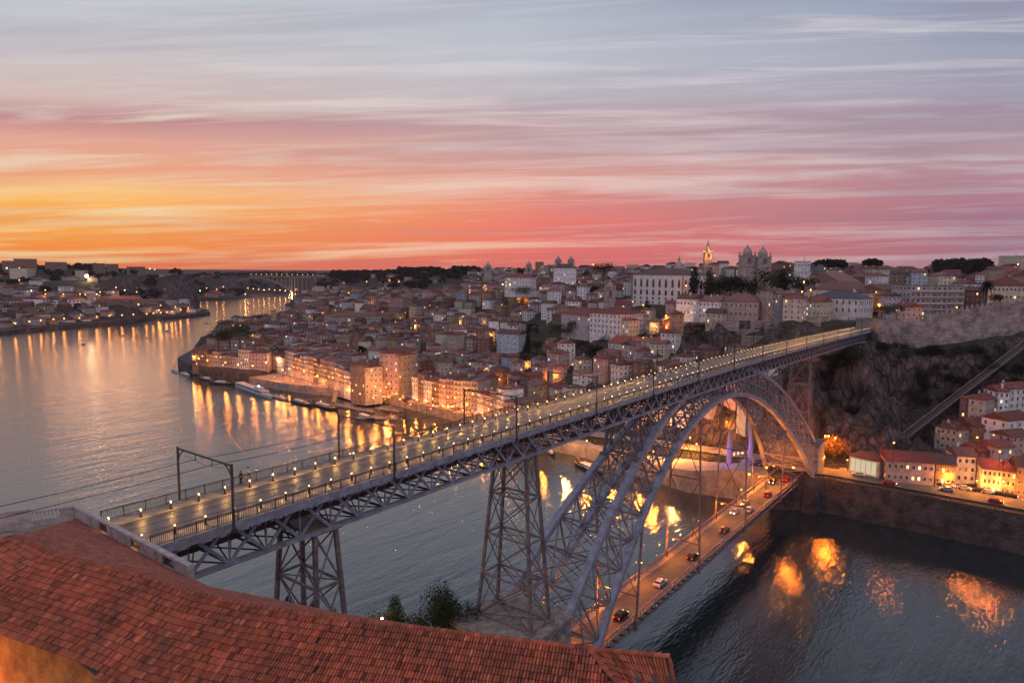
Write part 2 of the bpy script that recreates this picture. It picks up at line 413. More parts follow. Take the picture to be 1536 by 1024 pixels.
ys = axis([(-30000,-900,4000),(-900,-420,60),(-420,-160,13),(-160,-120,6),(-120,8,2.6),(8,130,6),(130,560,8),(560,1000,16),(1000,1500,22),(1500,2500,45),(2500,5000,250),(5000,30000,3500)])
mb = MB()
rr = random.Random(3)
for j, y_ in enumerate(ys):
    for i, x_ in enumerate(xs):
        if land(x_, y_) and not (200 < x_ < 480 and -420 < y_ < 620 and polyd((x_, y_), BANK) < 7):
            z_ = H(x_, y_)
            if 254 < x_ < 420 and -125 < y_ < 4 and 14.5 < z_ < 60:
                k_ = min(1, (z_-14.5)/6)*max(0, min(1, (49-z_)/6)); v_ = Vector((x_*.03, y_*.11, z_*.02))
                z_ += k_*(9*mnoise.fractal(v_, 1.0, 2.1, 5)+3*mnoise.noise(Vector((x_*.12, y_*.3, 0)))+rr.uniform(-.6,.6))
        else: z_ = -6
        mb.v.append((x_, y_, z_))
nx = len(xs)
for j in range(len(ys)-1):
    for i in range(nx-1):
        a = j*nx+i; mb.f.append((a, a+1, a+nx+1, a+nx)); mb.m.append(0)
# ground: rock where it is steep, soil and scrub elsewhere
gm = bpy.data.materials.new('ground_soil_rock'); gm.use_nodes = True; g = gm.node_tree; gl = g.links.new; gb = g.nodes['Principled BSDF']; gb.inputs['Roughness'].default_value = .95
ge = g.nodes.new('ShaderNodeNewGeometry'); gs = g.nodes.new('ShaderNodeSeparateXYZ'); gl(ge.outputs['True Normal'], gs.inputs[0])
def gnoise(sc, det=6, rough=.65, vec=None):
    n = g.nodes.new('ShaderNodeTexNoise'); n.inputs['Scale'].default_value = sc; n.inputs['Detail'].default_value = det; n.inputs['Roughness'].default_value = rough
    gl(vec or ge.outputs['Position'], n.inputs['Vector']); return n.outputs['Fac']
def gmix(f, a, b_):
    n = g.nodes.new('ShaderNodeMix'); n.data_type = 'RGBA'
    for i, v in ((0, f), (6, a), (7, b_)):
        if isinstance(v, tuple): n.inputs[i].default_value = v
        else: gl(v, n.inputs[i])
    return n.outputs[2]
def gmr(v, a, b_):
    n = g.nodes.new('ShaderNodeMapRange'); n.inputs[1].default_value = a; n.inputs[2].default_value = b_; gl(v, n.inputs[0]); return n.outputs[0]
mp = g.nodes.new('ShaderNodeMapping'); mp.inputs['Scale'].default_value = (1, 1, .25); gl(ge.outputs['Position'], mp.inputs[0])
rock = gmix(gmr(gnoise(.16, 8, .7, mp.outputs[0]), .38, .62), (.012,.010,.011,1), (.17,.125,.125,1))
scrub = gmix(gmr(gnoise(.08, 8), .35, .65), (.045,.04,.035,1), (.04,.05,.022,1))
gl(gmix(gmr(gs.outputs['Z'], .93, .74), scrub, rock), gb.inputs['Base Color'])
gbp = g.nodes.new('ShaderNodeBump'); gbp.inputs['Strength'].default_value = 1; gbp.inputs['Distance'].default_value = 3.0
gl(gnoise(.22, 9, .7, mp.outputs[0]), gbp.inputs['Height'])
vo = g.nodes.new('ShaderNodeTexVoronoi'); vo.feature = 'DISTANCE_TO_EDGE'; vo.inputs['Scale'].default_value = .3; gl(mp.outputs[0], vo.inputs['Vector'])
gb2 = g.nodes.new('ShaderNodeBump'); gb2.inputs['Strength'].default_value = .9; gb2.inputs['Distance'].default_value = 2.5; gl(gmr(vo.outputs['Distance'], 0, .12), gb2.inputs['Height']); gl(gbp.outputs[0], gb2.inputs['Normal']); gl(gb2.outputs[0], gb.inputs['Normal'])
tag(mb.build('ground', gm), kind='structure')

# ---------------------------------------------------------------- water
wm = bpy.data.materials.new('river_water'); wm.use_nodes = True; g = wm.node_tree; gl = g.links.new; gb = g.nodes['Principled BSDF']
gb.inputs['Base Color'].default_value = (.012,.022,.027,1); gb.inputs['Roughness'].default_value = .045; gb.inputs['IOR'].default_value = 2.5
ge = g.nodes.new('ShaderNodeNewGeometry')
def wn(sc, det, rot, sx, sy, dist=0.0, rough=.5):
    m_ = g.nodes.new('ShaderNodeMapping'); m_.inputs['Rotation'].default_value = (0,0,rot); m_.inputs['Scale'].default_value = (sx, sy, 1)
    gl(ge.outputs['Position'], m_.inputs[0])
    n = g.nodes.new('ShaderNodeTexNoise'); n.inputs['Scale'].default_value = sc; n.inputs['Detail'].default_value = det; n.inputs['Distortion'].default_value = dist; n.inputs['Roughness'].default_value = rough
    gl(m_.outputs[0], n.inputs['Vector']); return n.outputs['Fac']
def bumpn(h, st, dist, prev=None):
    b_ = g.nodes.new('ShaderNodeBump'); b_.inputs['Strength'].default_value = st; b_.inputs['Distance'].default_value = dist
    gl(h, b_.inputs['Height'])
    if prev: gl(prev, b_.inputs['Normal'])
    return b_.outputs[0]
n0 = bumpn(wn(.05, 4, .95, .32, 1.7, .5), WAVE[0], 4.0)
n1 = bumpn(wn(.16, 3, .88, .4, 1.7, .5), WAVE[1], 1.2, n0)
n2 = bumpn(wn(.9, 4, .9, .5, 1.7, .4), WAVE[2], .35, n1)
gl(n2, gb.inputs['Normal'])
mb = MB(); mb.add([(-30000,-6000,0),(9000,-6000,0),(9000,9000,0),(-30000,9000,0)], [(0,1,2,3)])
tag(mb.build('river_water', wm), kind='structure')

# ---------------------------------------------------------------- quays and roads
def offset(pl, d):
    out = []
    for i, p in enumerate(pl):
        a = Vector(pl[max(0, i-1)]); b_ = Vector(pl[min(len(pl)-1, i+1)]); t = (b_-a).normalized()
        out.append((p[0]+t.y*d, p[1]-t.x*d))
    return out
def strip(name, pl, zs, d0, d1, thick, m, parent=None, dz=0.0):
    A, B = offset(pl, d0), offset(pl, d1); mb = MB(); n = len(pl)
    for i in range(n-1):
        z0, z1 = zs[i]+dz, zs[i+1]+dz
        a0, a1, b0, b1 = A[i], A[i+1], B[i], B[i+1]
        v = [(a0[0],a0[1],z0-thick),(a1[0],a1[1],z1-thick),(b1[0],b1[1],z1-thick),(b0[0],b0[1],z0-thick),
             (a0[0],a0[1],z0),(a1[0],a1[1],z1),(b1[0],b1[1],z1),(b0[0],b0[1],z0)]
        f = [(4,5,6,7),(7,6,5,4)] if thick == 0 else [(0,3,2,1),(4,5,6,7),(0,1,5,4),(2,3,7,6)]
        if thick == 0: f = [(4,5,6,7)]
        else:
            if i == 0: f.append((3,0,4,7))
            if i == n-2: f.append((1,2,6,5))
        mb.add(v, f)
    return mb.build(name, m, parent)
def whole(o, label, cat, group=None):
    return tag(o, label, cat, group)
bk = [p for p in BANK if -400 <= p[1] <= 4][:]
e1 = bk; z1 = [12.6]*len(e1)
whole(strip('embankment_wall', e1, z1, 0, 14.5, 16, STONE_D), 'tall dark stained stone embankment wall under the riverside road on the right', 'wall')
e2 = [p for p in BANK if 4 <= p[1] <= 410]; z2 = [12.6,11.5,9,6.5,5.4,5.4,5.4,5.4,5.4,5.4,5.4][:len(e2)]
while len(z2) < len(e2): z2.append(5.4)
whole(strip('quay_wall', e2, z2, 0, 20, 12, QUAY), 'long stone quay platform running along the riverside plaza behind the arch', 'quay')
e3 = [p for p in BANK if 404 <= p[1] <= 620]; z3 = [8,8,8,8,7][:len(e3)]
while len(z3) < len(e3): z3.append(7)
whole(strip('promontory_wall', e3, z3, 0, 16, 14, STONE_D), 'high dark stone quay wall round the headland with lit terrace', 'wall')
e4 = [p for p in LEFT if -100 <= p[0] <= 720]
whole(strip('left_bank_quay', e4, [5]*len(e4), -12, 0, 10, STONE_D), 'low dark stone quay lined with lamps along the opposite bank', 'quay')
e5 = [p for p in LEFT if p[0] >= 779 and p[0] < 4000]
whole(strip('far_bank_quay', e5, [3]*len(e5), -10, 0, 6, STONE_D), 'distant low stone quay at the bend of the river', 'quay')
tag(strip('riverside_road', FLAT[0][0][:6], [13.0]*5+[12.3], -5, 5.5, 0, ASPH, dz=.02), kind='structure')
tag(strip('plaza_road', FLAT[0][0][5:], FLAT[0][1][5:], -4, 7, 0, QUAY, dz=.3), kind='structure')
pz = [p for p in BANK if 190 <= p[1] <= 410]
tag(strip('plaza_paving', pz, [5.5]*len(pz), 1, 38, 4, QUAY, dz=.02), kind='structure')
tag(strip('pavement', FLAT[0][0][:4], [13.12]*4, 5.5, 8.5, 0, WALK, dz=.02), kind='structure')
tag(strip('street_at_bridge_end', [(366,0),(380,0),(430,10)], [59.1,59.6,61.6], -6, 6, 0, ASPH), kind='structure')
# iron railing on the right embankment
rl = [(x_-.6 if False else x_+.5, y_) for x_, y_ in bk]
mb = MB()
for i in range(len(rl)-1):
    a = Vector((rl[i][0], rl[i][1], 12.6)); b_ = Vector((rl[i+1][0], rl[i+1][1], 12.6))
    if a.y < -150 and b_.y < -150: continue
    mb.bar(a+Vector((0,0,1.0)), b_+Vector((0,0,1.0)), .14, .16); mb.bar(a+Vector((0,0,.15)), b_+Vector((0,0,.15)), .35, .3)
    n = int((b_-a).length/1.1)
    for q in range(n+1):
        p = a.lerp(b_, q/max(1, n)); mb.bar(p, p+Vector((0,0,1)), .16)
tag(mb.build('quay_railing', IRON_D), 'long dark railing on top of the embankment wall beside the right road', 'railing')
# ---------------------------------------------------------------- the double-deck arch bridge
def interp(x, pts):
    if x <= pts[0][0]: return pts[0][1]
    for (a, za), (b_, zb) in zip(pts, pts[1:]):
        if x <= b_: return za+(zb-za)*(x-a)/(b_-a)
    return pts[-1][1]
def zd(x): return interp(x, [(0,62.0),(40,62.1),(80,62.3),(120,62.45),(165,62.4),(210,61.9),(260,61.2),(303,60.4),(368,59.1)])
bridge = thing('arch_bridge', (155, 0, 0), 'huge riveted iron arch bridge with a lamp-lined upper deck and a lower road deck', 'bridge')
bridge['org'] = 1
XE = 366.0
NP = 73; XS = [XE*i/NP for i in range(NP+1)]
# deck surface, walkways, kerbs
def deckstrip(name, y0, y1, dz, th, m, x0=-.5, x1=XE, n=46):
    mb = MB()
    for i in range(n):
        a = x0+(x1-x0)*i/n; b_ = x0+(x1-x0)*(i+1)/n; za, zb = zd(a)+dz, zd(b_)+dz
        mb.add([(a,y0,za-th),(b_,y0,zb-th),(b_,y1,zb-th),(a,y1,za-th),(a,y0,za),(b_,y0,zb),(b_,y1,zb),(a,y1,za)], [(0,3,2,1),(4,5,6,7),(0,1,5,4),(2,3,7,6)]+([(3,0,4,7)] if i == 0 else [])+([(1,2,6,5)] if i == n-1 else []))
    return mb.build(name, m, bridge)
deckstrip('upper_deck', -3.05, 3.05, 0, .35, DECKM)
deckstrip('walkway', -5.35, -3.05, .10, .3, WALK); deckstrip('walkway', 3.05, 5.35, .10, .3, WALK)
for y_ in (-5.42, 5.42): deckstrip('edge_beam', y_-.07, y_+.07, .14, .95, IRON)
for y_ in (-2.45, -1.0, 1.0, 2.45): deckstrip('tram_rail', y_-.05, y_+.05, .02, .03, IRON_D)
# railings
for s in (-1, 1):
    mb = MB(); y_ = 5.3*s
    n = int(XE/2.2)
    for i in range(n+1):
        x_ = XE*i/n; z_ = zd(x_)+.1; mb.bar((x_,y_,z_), (x_,y_,z_+1.25), .10)
        if i < n:
            x2 = XE*(i+1)/n; z2_ = zd(x2)+.1
            mb.bar((x_,y_,z_+1.15), (x2,y_,z2_+1.15), .08); mb.bar((x_,y_,z_+.15), (x2,y_,z2_+.15), .06); mb.bar((x_,y_,z_+1.0), (x2,y_,z2_+1.0), .04)
            if x_ < 190:
                k = 11 if x_ < 90 else 6
                for q in range(1, k): mb.bar((x_+(x2-x_)*q/k, y_, z_+.12), (x_+(x2-x_)*q/k, y_, z_+1.15), .036)
    mb.build('railing', IRON_D, bridge)
# truss girders under the deck
YT = 3.6
for s in (-1, 1):
    g_ = MB(); yy = YT*s; yi = YT*s
    n = 84; DX = XE/n
    top = lambda x_: zd(x_)-.55; bot = lambda x_: zd(x_)-4.9
    for i in range(n):
        a, b_ = XE*i/n, XE*(i+1)/n
        g_.bar((a,yy,top(a)), (b_,yy,top(b_)), .5, .45); g_.bar((a,yy,bot(a)), (b_,yy,bot(b_)), .85, .40)
        g_.bar((a,yy+.1,bot(a)), (b_,yy+.1,top(b_)), .16, .36); g_.bar((a,yy-.1,top(a)), (b_,yy-.1,bot(b_)), .16, .36)
        if i % 1 == 0: g_.bar((a,yy,bot(a)), (a,yy,top(a)), .16)
    g_.build('truss_girder', IRON, bridge)
fb_ = MB()
for i in range(85):
    a = XE*i/84; z0, z1_ = zd(a)-4.9, zd(a)-.55
    fb_.bar((a,-YT,z1_+.1), (a,YT,z1_+.1), .3, .4); fb_.bar((a,-YT,z0), (a,YT,z0), .22, .25)
    fb_.bar((a,-5.3,z1_+.35), (a,-YT,z0+2.6), .14); fb_.bar((a,5.3,z1_+.35), (a,YT,z0+2.6), .14); fb_.bar((a,-5.35,z1_+.3), (a,5.35,z1_+.3), .2, .25)
    fb_.bar((a,-YT,z0), (a,YT,z1_), .12); fb_.bar((a,YT,z0), (a,-YT,z1_), .12)
    if i < 84:
        b_ = XE*(i+1)/84; fb_.bar((a,-YT,z0), (b_,YT,zd(b_)-4.9), .14); fb_.bar((a,YT,z0), (b_,-YT,zd(b_)-4.9), .14)
fb_.build('cross_bracing', IRON_D, bridge)
for y_ in (-1.6, 1.6):
    mb = MB()
    for i in range(37):
        a, b_ = XE*i/37, XE*(i+1)/37; mb.bar((a,y_,zd(a)-3.0), (b_,y_,zd(b_)-3.0), .35, .5)
    mb.build('service_pipe', IRON_D, bridge)
# the arch
XC = 155.6
def zin(x_): return 53.9-.0063*(x_-XC)**2
def zex(x_):
    u = abs(x_-XC); return 61.4-.00478*u*u-1.2e-8*u**4
def ysp(z_): return 3.0+5.6*(57-z_)/45.0
def arcpts(fz, a, b_, n): return [(a+(b_-a)*i/n, fz(a+(b_-a)*i/n)) for i in range(n+1)]
NA = 30
EX = arcpts(zex, XC-87, XC+87, NA); IN = arcpts(zin, XC-81, XC+83, NA)
def onp(s, p): return Vector((p[0], s*ysp(p[1]), p[1]))
def mid(p, q, t=.5): return (p[0]+(q[0]-p[0])*t, p[1]+(q[1]-p[1])*t)
for s in (-1, 1):
    for ch, wd, ht in ((EX, 1.4, 1.2), (IN, 1.4, 1.2)):
        mb = MB()
        for p, q in zip(ch, ch[1:]): mb.bar(onp(s,p), onp(s,q), wd, ht)
        mb.build('arch_chord', IRON_C, bridge)
    mb = MB()
    for i in range(NA+1): mb.bar(onp(s,EX[i]), onp(s,IN[i]), .36, .36)
    for i in range(NA):
        mb.bar(onp(s,EX[i])+Vector((0,.15,0)), onp(s,IN[i+1])+Vector((0,.15,0)), .15, .32); mb.bar(onp(s,EX[i+1])-Vector((0,.15,0)), onp(s,IN[i])-Vector((0,.15,0)), .15, .32)
        if 4 <= i < NA-4:
            mb.bar(onp(s,mid(EX[i],IN[i],.48)), onp(s,mid(EX[i+1],IN[i+1],.48)), .3)
    mb.build('arch_lattice', IRON_L, bridge)
mb = MB()
for ch in (EX, IN):
    for i in range(NA+1):
        a, b_ = onp(-1,ch[i]), onp(1,ch[i]); mb.bar(a, b_, .35, .4)
        if i < NA:
            c_, d_ = onp(-1,ch[i+1]), onp(1,ch[i+1]); mb.bar(a, d_, .22); mb.bar(b_, c_, .22)
            m1, m2 = (a+b_)/2, (c_+d_)/2; mb.bar(m1, m2, .16)
for i in range(0, NA+1):
    a, b_, c_, d_ = onp(-1,EX[i]), onp(1,EX[i]), onp(-1,IN[i]), onp(1,IN[i]); mb.bar(a, d_, .16); mb.bar(b_, c_, .16)
mb.build('arch_bracing', IRON_L, bridge)
# piers: four tapering legs with cross bracing, on stone bases
def pier(xt, xb, yt, yb, zt, zb, base=None, tiers=3, lw=.46):
    p_ = MB().build  # noqa
    root = None
    br = MB(); legs = []
    for sx in (0, 1):
        for sy in (-1, 1):
            legs.append((Vector((xt[sx], sy*yt, zt)), Vector((xb[sx], sy*yb, zb))))
    for t in range(tiers+1):
        u = t/tiers; P = [a.lerp(b_, u) for a, b_ in legs]
        for i, j in ((0,1),(2,3),(0,2),(1,3)): br.bar(P[i], P[j], .26, .3)
        if t < tiers:
            Q = [a.lerp(b_, (t+1)/tiers) for a, b_ in legs]
            for i, j in ((0,1),(2,3),(0,2),(1,3)): br.bar(P[i], Q[j], .11, .2); br.bar(P[j], Q[i], .11, .2)
        br.bar(P[0], P[3], .12); br.bar(P[1], P[2], .12)
    cap = MB(); cap.box(min(xt)-.6, -yt-.6, zt, max(xt)+.6, yt+.6, zt+.45); r_ = cap.build('pier', IRON_P, bridge)
    br.build('bracing', IRON_P, r_, origin=bridge.location)
    for a, b_ in legs:
        l_ = MB(); l_.bar(a, b_, lw, lw*1.15); l_.bar(a+Vector((.0,0,0)), b_, lw*1.35, .12); l_.box(b_.x-.7, b_.y-.7, b_.z-.3, b_.x+.7, b_.y+.7, b_.z+.25)
        l_.build('leg', IRON_P, r_, origin=bridge.location)
    return r_
pier((19.6,22.6), (18.4,24.0), 3.4, 5.2, 56.8, 30, tiers=4)
pier((62.2,65.0), (60.6,66.2), 3.3, 5.8, 57.0, 27.4, tiers=4)
pier((102.0,104.2), (101.6,104.6), 3.2, 4.0, 57.1, 48.2, tiers=1, lw=.45)
pier((205.5,207.5), (205.2,207.8), 3.2, 4.2, 56.6, 47.2, tiers=1, lw=.45)
pier((245.8,248.2), (244.6,249.4), 3.2, 4.6, 56.2, 24.0, tiers=3, lw=.42)
# stone abutments
def masonry(name, x0, x1, y0, y1, z0, z1_, m=STONE):
    mb = MB(); mb.box(x0, y0, z0, x1, y1, z1_-.9); mb.box(x0-.5, y0-.5, z1_-.9, x1+.5, y1+.5, z1_); mb.box(x0-.35, y0-.35, (z0+z1_)/2, x1+.35, y1+.35, (z0+z1_)/2+.5)
    return mb.build(name, m, bridge)
masonry('stone_abutment', 56, 70.5, -7.6, 7.6, 2, 27.2)
for s in (-1, 1): mb = MB(); mb.box(66, s*8-2.6, 2, 78, s*8+2.6, 16); mb.build('arch_footing', STONE, bridge)
masonry('stone_abutment', 241.5, 251.5, -9, 9, -2, 24.0)
for s in (-1, 1): mb = MB(); mb.box(232, s*9-2.4, -2, 241, s*9+2.4, 8.4); mb.build('arch_footing', STONE_D, bridge)
masonry('stone_abutment', 344, 360, -4.6, 4.6, 40, 54.5)
# lower deck
ZL = 12.0; XA, XB = 58.0, 241.0
def lstrip(name, y0, y1, z0, z1_, m, x0=XA, x1=XB):
    mb = MB(); mb.box(x0, y0, z0, x1, y1, z1_); return mb.build(name, m, bridge)
lstrip('lower_road', -3.1, 3.1, ZL-.4, ZL, ASPH)
lstrip('lower_walkway', -4.5, -3.1, ZL-.25, ZL+.16, WALK); lstrip('lower_walkway', 3.1, 4.5, ZL-.25, ZL+.16, WALK)
for s in (-1, 1):
    mb = MB(); y_ = 4.55*s; n = 122
    mb.bar((XA,y_,ZL+1.4), (XB,y_,ZL+1.4), .28, .22); mb.bar((XA,y_,ZL-1.6), (XB,y_,ZL-1.6), .5, .35); mb.bar((XA,y_,ZL+.0), (XB,y_,ZL+.0), .2, .3)
    for i in range(n):
        a, b_ = XA+(XB-XA)*i/n, XA+(XB-XA)*(i+1)/n
        mb.bar((a,y_,ZL-1.6), (a,y_,ZL+1.35), .12); mb.bar((a,y_,ZL+.05), (b_,y_,ZL+1.35), .07); mb.bar((b_,y_,ZL+.05), (a,y_,ZL+1.35), .07)
    mb.build('lower_parapet', IRON_P, bridge)
mb = MB()
for i in range(62):
    a = XA+3*i; mb.bar((a,-4.5,ZL-1.5), (a,4.5,ZL-1.5), .25, .4)
    if i < 61: mb.bar((a,-4.5,ZL-1.6), (a+3,4.5,ZL-1.6), .14); mb.bar((a,4.5,ZL-1.6), (a+3,-4.5,ZL-1.6), .14)
for y_ in (-2, 0, 2): mb.bar((XA,y_,ZL-.7), (XB,y_,ZL-.7), .3, .6)
mb.build('lower_floor_beams', IRON_D, bridge)
HX = [101.9+35.85*i for i in range(4)]
for hx in HX:
    for s in (-1, 1):
        mb = MB(); zt = zin(hx); yt = ysp(zt)
        for dx in (-.28, .28): mb.bar((hx+dx, s*4.75, ZL-1.9), (hx+dx, s*yt, zt), .16, .34)
        z_ = ZL-1.5
        while z_ < zt-1:
            t = (z_-ZL+1.9)/(zt-ZL+1.9); y_ = s*(4.75+(yt-4.75)*t); mb.bar((hx-.28,y_,z_), (hx+.28,y_,z_+.6), .06, .2); mb.bar((hx+.28,y_,z_), (hx-.28,y_,z_+.6), .06, .2); z_ += 1.2
        mb.box(hx-.6, s*4.75-.3, ZL-2.2, hx+.6, s*4.75+.3, ZL+.2)
        mb.build('hanger', IRON_P, bridge)
    mb = MB(); zt = zin(hx); zm = (ZL+zt)/2; n = 2 if zt > 40 else 1
    for k_ in range(n):
        za = ZL+5.5+(zt-ZL-5.5)*k_/n; zb = ZL+5.5+(zt-ZL-5.5)*(k_+1)/n
        ya = 4.75+(ysp(zt)-4.75)*(za-ZL)/(zt-ZL); yb = 4.75+(ysp(zt)-4.75)*(zb-ZL)/(zt-ZL)
        mb.bar((hx,-ya,za), (hx,yb,zb), .12, .16); mb.bar((hx,ya,za), (hx,-yb,zb), .12, .16); mb.bar((hx,-ya,za), (hx,ya,za), .18, .24)
    mb.build('hanger_bracing', IRON_D, bridge)

# ---------------------------------------------------------------- lamps, catenary and wires on the upper deck
post = MB(); post.tube((0,0,0), (0,0,.06), .2, .2, 10); post.tube((0,0,.06), (0,0,.72), .11, .09, 10); post.tube((0,0,.72), (0,0,.76), .15, .15, 10)
post_me = post.mesh('post', [BLACK])
gl_ = MB(); gl_.ball((0,0,.85), .078, 10, 6); globe_me = gl_.mesh('globe', [GLOBE], True)
S_ = 3.134
for s, word, row in ((-1, 'near', 'near side'), (1, 'far', 'far side')):
    k = 0; x_ = 0.0
    while x_ < 362:
        z_ = zd(x_)+.1 if abs(3.6) > 3.05 else zd(x_)
        t = thing('bollard_lamp', (x_, 3.6*s, z_), 'glowing bollard lamp, %s from the roof on the %s of the upper deck' % (ordn(k+1), row), 'lamp', 'bollard lamps along the upper deck')
        minst('post', post_me, t)
        minst('globe', globe_me, t)
        if x_ < 120 or k % 2 == 0:
            point(t, (0, -s*.19, .74), (100 if x_ < 120 else 66), (1, .48, .12), .05)
        k += 1; x_ = k*S_
PX_ = [8.2, 30.4, 56.5, 81.5, 105.6]+[105.6+25*i for i in range(1, 11)]
def portal(x_, i):
    z_ = zd(x_); t = thing('catenary_portal', (x_, 0, z_), 'grey steel catenary portal spanning the tracks, %s from the roof end of the bridge' % ordn(i+1), 'catenary mast', 'catenary portals over the upper deck')
    for s in (-1, 1):
        mb = MB(); mb.tube((0,s*5.5,-.9), (0,s*5.5,6.3), .15, .13, 8); mb.box(-.25, s*5.5-.25, -.9, .25, s*5.5+.25, -.5); mb.build('mast', IRON_D, t)
    mb = MB(); h = 6.1
    mb.bar((0,-5.5,h), (0,5.5,h), .16, .16)
    for s in (-1, 1):
        pts = [(0, s*(5.5-1.9*(1-math.cos(a))), h-2.0*(1-math.sin(a))) for a in [PI/2*q/6 for q in range(7)]]
        for p, q in zip(pts, pts[1:]): mb.bar(p, q, .1)
        for f_ in (.35, .7): a = PI/2*f_; mb.bar((0, s*(5.5-1.9*(1-math.cos(a))), h-2.0*(1-math.sin(a))), (0, s*(5.5-1.9*(1-math.cos(a))), h), .06)
        mb.bar((0, s*1.7, h), (0, s*1.7, h-.7), .07)
    mb.bar((0,-4,h-.55), (0,0,h-.9), .03); mb.bar((0,0,h-.9), (0,4,h-.55), .03)
    mb.build('cross_beam', IRON_D, t)
for i, x_ in enumerate(PX_): portal(x_, i)
for i, y_ in enumerate((-1.7, 1.7)):
    mb = MB(); X_ = [-30, 8.2, 30.4, 56.5, 81.5]+PX_[4:]
    for a, b_ in zip(X_, X_[1:]):
        for (h0, sag) in ((5.5, .35),):
            n = 6
            for q in range(n):
                u, v = q/n, (q+1)/n
                f_ = lambda t_: (a+(b_-a)*t_, y_, zd(a+(b_-a)*t_)+h0-sag*4*t_*(1-t_))
                mb.bar(f_(u), f_(v), .055 if a < 100 else .09)
    tag(mb.build('overhead_wire', BLACK), 'thin black overhead wire on the %s side above the tram track' % ('near' if y_ < 0 else 'far'), 'wire', 'overhead tram wires')
# lamps on the lower deck
def street_lamp(x_, y_, z_, label, h=7.0, power=1500, color=(1,.30,.03), r=.3, arm=(0,0), group='street lamps of the old town', gm_=None, detail=True):
    t = thing('street_lamp', (x_, y_, z_), label, 'street lamp', group)
    mb = MB(); mb.tube((0,0,0), (0,0,h), .11, .06, 6); mb.tube((0,0,0), (0,0,.6), .18, .14, 6)
    if arm != (0,0): mb.bar((0,0,h), (arm[0],arm[1],h+.25), .07)
    mb.lathe((arm[0],arm[1],h+.1), [(.10,0),(.28,.06),(.1,.3)], 6)
    mb.build('post', BLACK, t)
    g_ = MB(); g_.ball((arm[0],arm[1],h-r*.4), r, 8, 5); g_.build('globe', gm_ or SOD, t)
    point(t, (arm[0],arm[1],h-r*1.6-.3), power, color, max(.25, r))
    return t
LN = 0
for (x_, s) in ((84,1),(101,1),(119,1),(137.5,1),(155,1),(173.3,1),(191,1),(209,1),(226,1)):
    LN += 1
    street_lamp(x_, 4.2*s, ZL+.16, 'amber lamp on a thin post along the lower deck, %s counted from the roof side' % ordn(LN), h=5.2, power=3600, r=.16, color=(1,.24,.02), arm=(0,-1.6*s), group='lamps of the lower deck')
# ---------------------------------------------------------------- foreground house with the big tiled roof
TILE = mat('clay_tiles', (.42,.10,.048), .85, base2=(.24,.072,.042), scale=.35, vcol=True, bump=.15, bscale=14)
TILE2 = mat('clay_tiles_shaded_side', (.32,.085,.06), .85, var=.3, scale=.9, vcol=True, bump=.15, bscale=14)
RID = [(24,804),(70,829),(120,842),(215,866),(293,892),(384,911),(500,928),(600,939),(740,956),(883,974)]
ridge = [gz(a, b_, 66.0) for a, b_ in RID]
rend = gz(1003, 985, 66.0)
house = thing('tiled_house', (-8, -35, 50), 'big old foreground house with weathered red clay tile roof and orange lit wall', 'house'); house['org'] = 1
rt = random.Random(5)
def tilefield(name, top, down, rows, gauge, wid, m, jit=.012, missing=.004, thick=.1, dark=.12, arch=.085, clip=None):
    """top: polyline of the upper edge; down(p,i) gives the unit-per-metre slope vector. One mesh of real curved tiles."""
    mb = MB(); mb.c = []
    # resample along the top
    L_ = [0]
    for a, b_ in zip(top, top[1:]): L_.append(L_[-1]+(b_-a).length)
    def at(s):
        for i in range(len(top)-1):
            if s <= L_[i+1] or i == len(top)-2:
                t = (s-L_[i])/(L_[i+1]-L_[i]); return top[i].lerp(top[i+1], t), i, t
    n = int(L_[-1]/wid)
    patch = {}
    for r_ in range(rows):
        for k in range(n):
            s = (k+.5)*wid
            p, i, t = at(s); q, _, _ = at(min(L_[-1], s+.05)); u = (q-p).normalized() if (q-p).length > 1e-6 else (top[-1]-top[-2]).normalized()
            dn = down(p, i, t)
            if dn is None: continue
            dn, maxlen = dn
            if r_*gauge > maxlen: continue
            if clip and not clip(p+dn*(r_*gauge)): continue
            if rt.random() < missing and r_ > 0: continue
            nrm = u.cross(dn).normalized()
            if nrm.z < 0: nrm = -nrm
            o = p+dn*(r_*gauge)+u*rt.uniform(-jit, jit)+nrm*(rt.uniform(0, jit))
            e = dn*(gauge*1.12)
            key = (r_, k//7); pc = patch.setdefault(key, rt.uniform(.88, 1.1))
            v = pc*rt.uniform(.7, 1.3)
            if rt.random() < dark: v *= .5
            if rt.random() < .05: v *= 1.5
            c_ = (v, v*rt.uniform(.85, 1.15), v*rt.uniform(.85, 1.2))
            hw = wid*.5
            sec = [(-hw*.88, 0), (-hw*.55, arch*.8), (0, arch), (hw*.55, arch*.8), (hw*.88, 0)]
            vs = []
            for (du, dz) in sec: vs.append(o+u*du+nrm*(dz+.0))
            for (du, dz) in sec: vs.append(o+e+u*du+nrm*(dz+thick))
            for (du, dz) in sec: vs.append(o+e+u*du+nrm*(dz-.01))
            f = [(j, j+1, 6+j, 5+j) for j in range(4)]+[(5+j, 6+j, 11+j, 10+j) for j in range(4)]
            mb.add(vs, f); mb.c += [c_]*8
    return mb.build(name, m, house)
def sl(n2, drop): v = Vector((n2.x, n2.y, -drop)); return v.normalized()
main_d = (ridge[9]-ridge[4]); main_d.z = 0; main_d.normalize()
nF = Vector((main_d.y, -main_d.x, 0))
if nF.dot(CAM-ridge[4]) < 0: nF = -nF
hipA = ridge[9]
def rayplane(x, y, P, n):
    d = Fw+Rt*((x-768)/F_PX)-Up*((y-512)/F_PX); return CAM+d*((P-CAM).dot(n)/d.dot(n))
dn0 = Vector((nF.x, nF.y, -.45)).normalized(); npl = main_d.cross(dn0).normalized()
hipdir = (rayplane(925, 1024, ridge[9], npl)-ridge[9])
hipdir_n = hipdir.normalized()
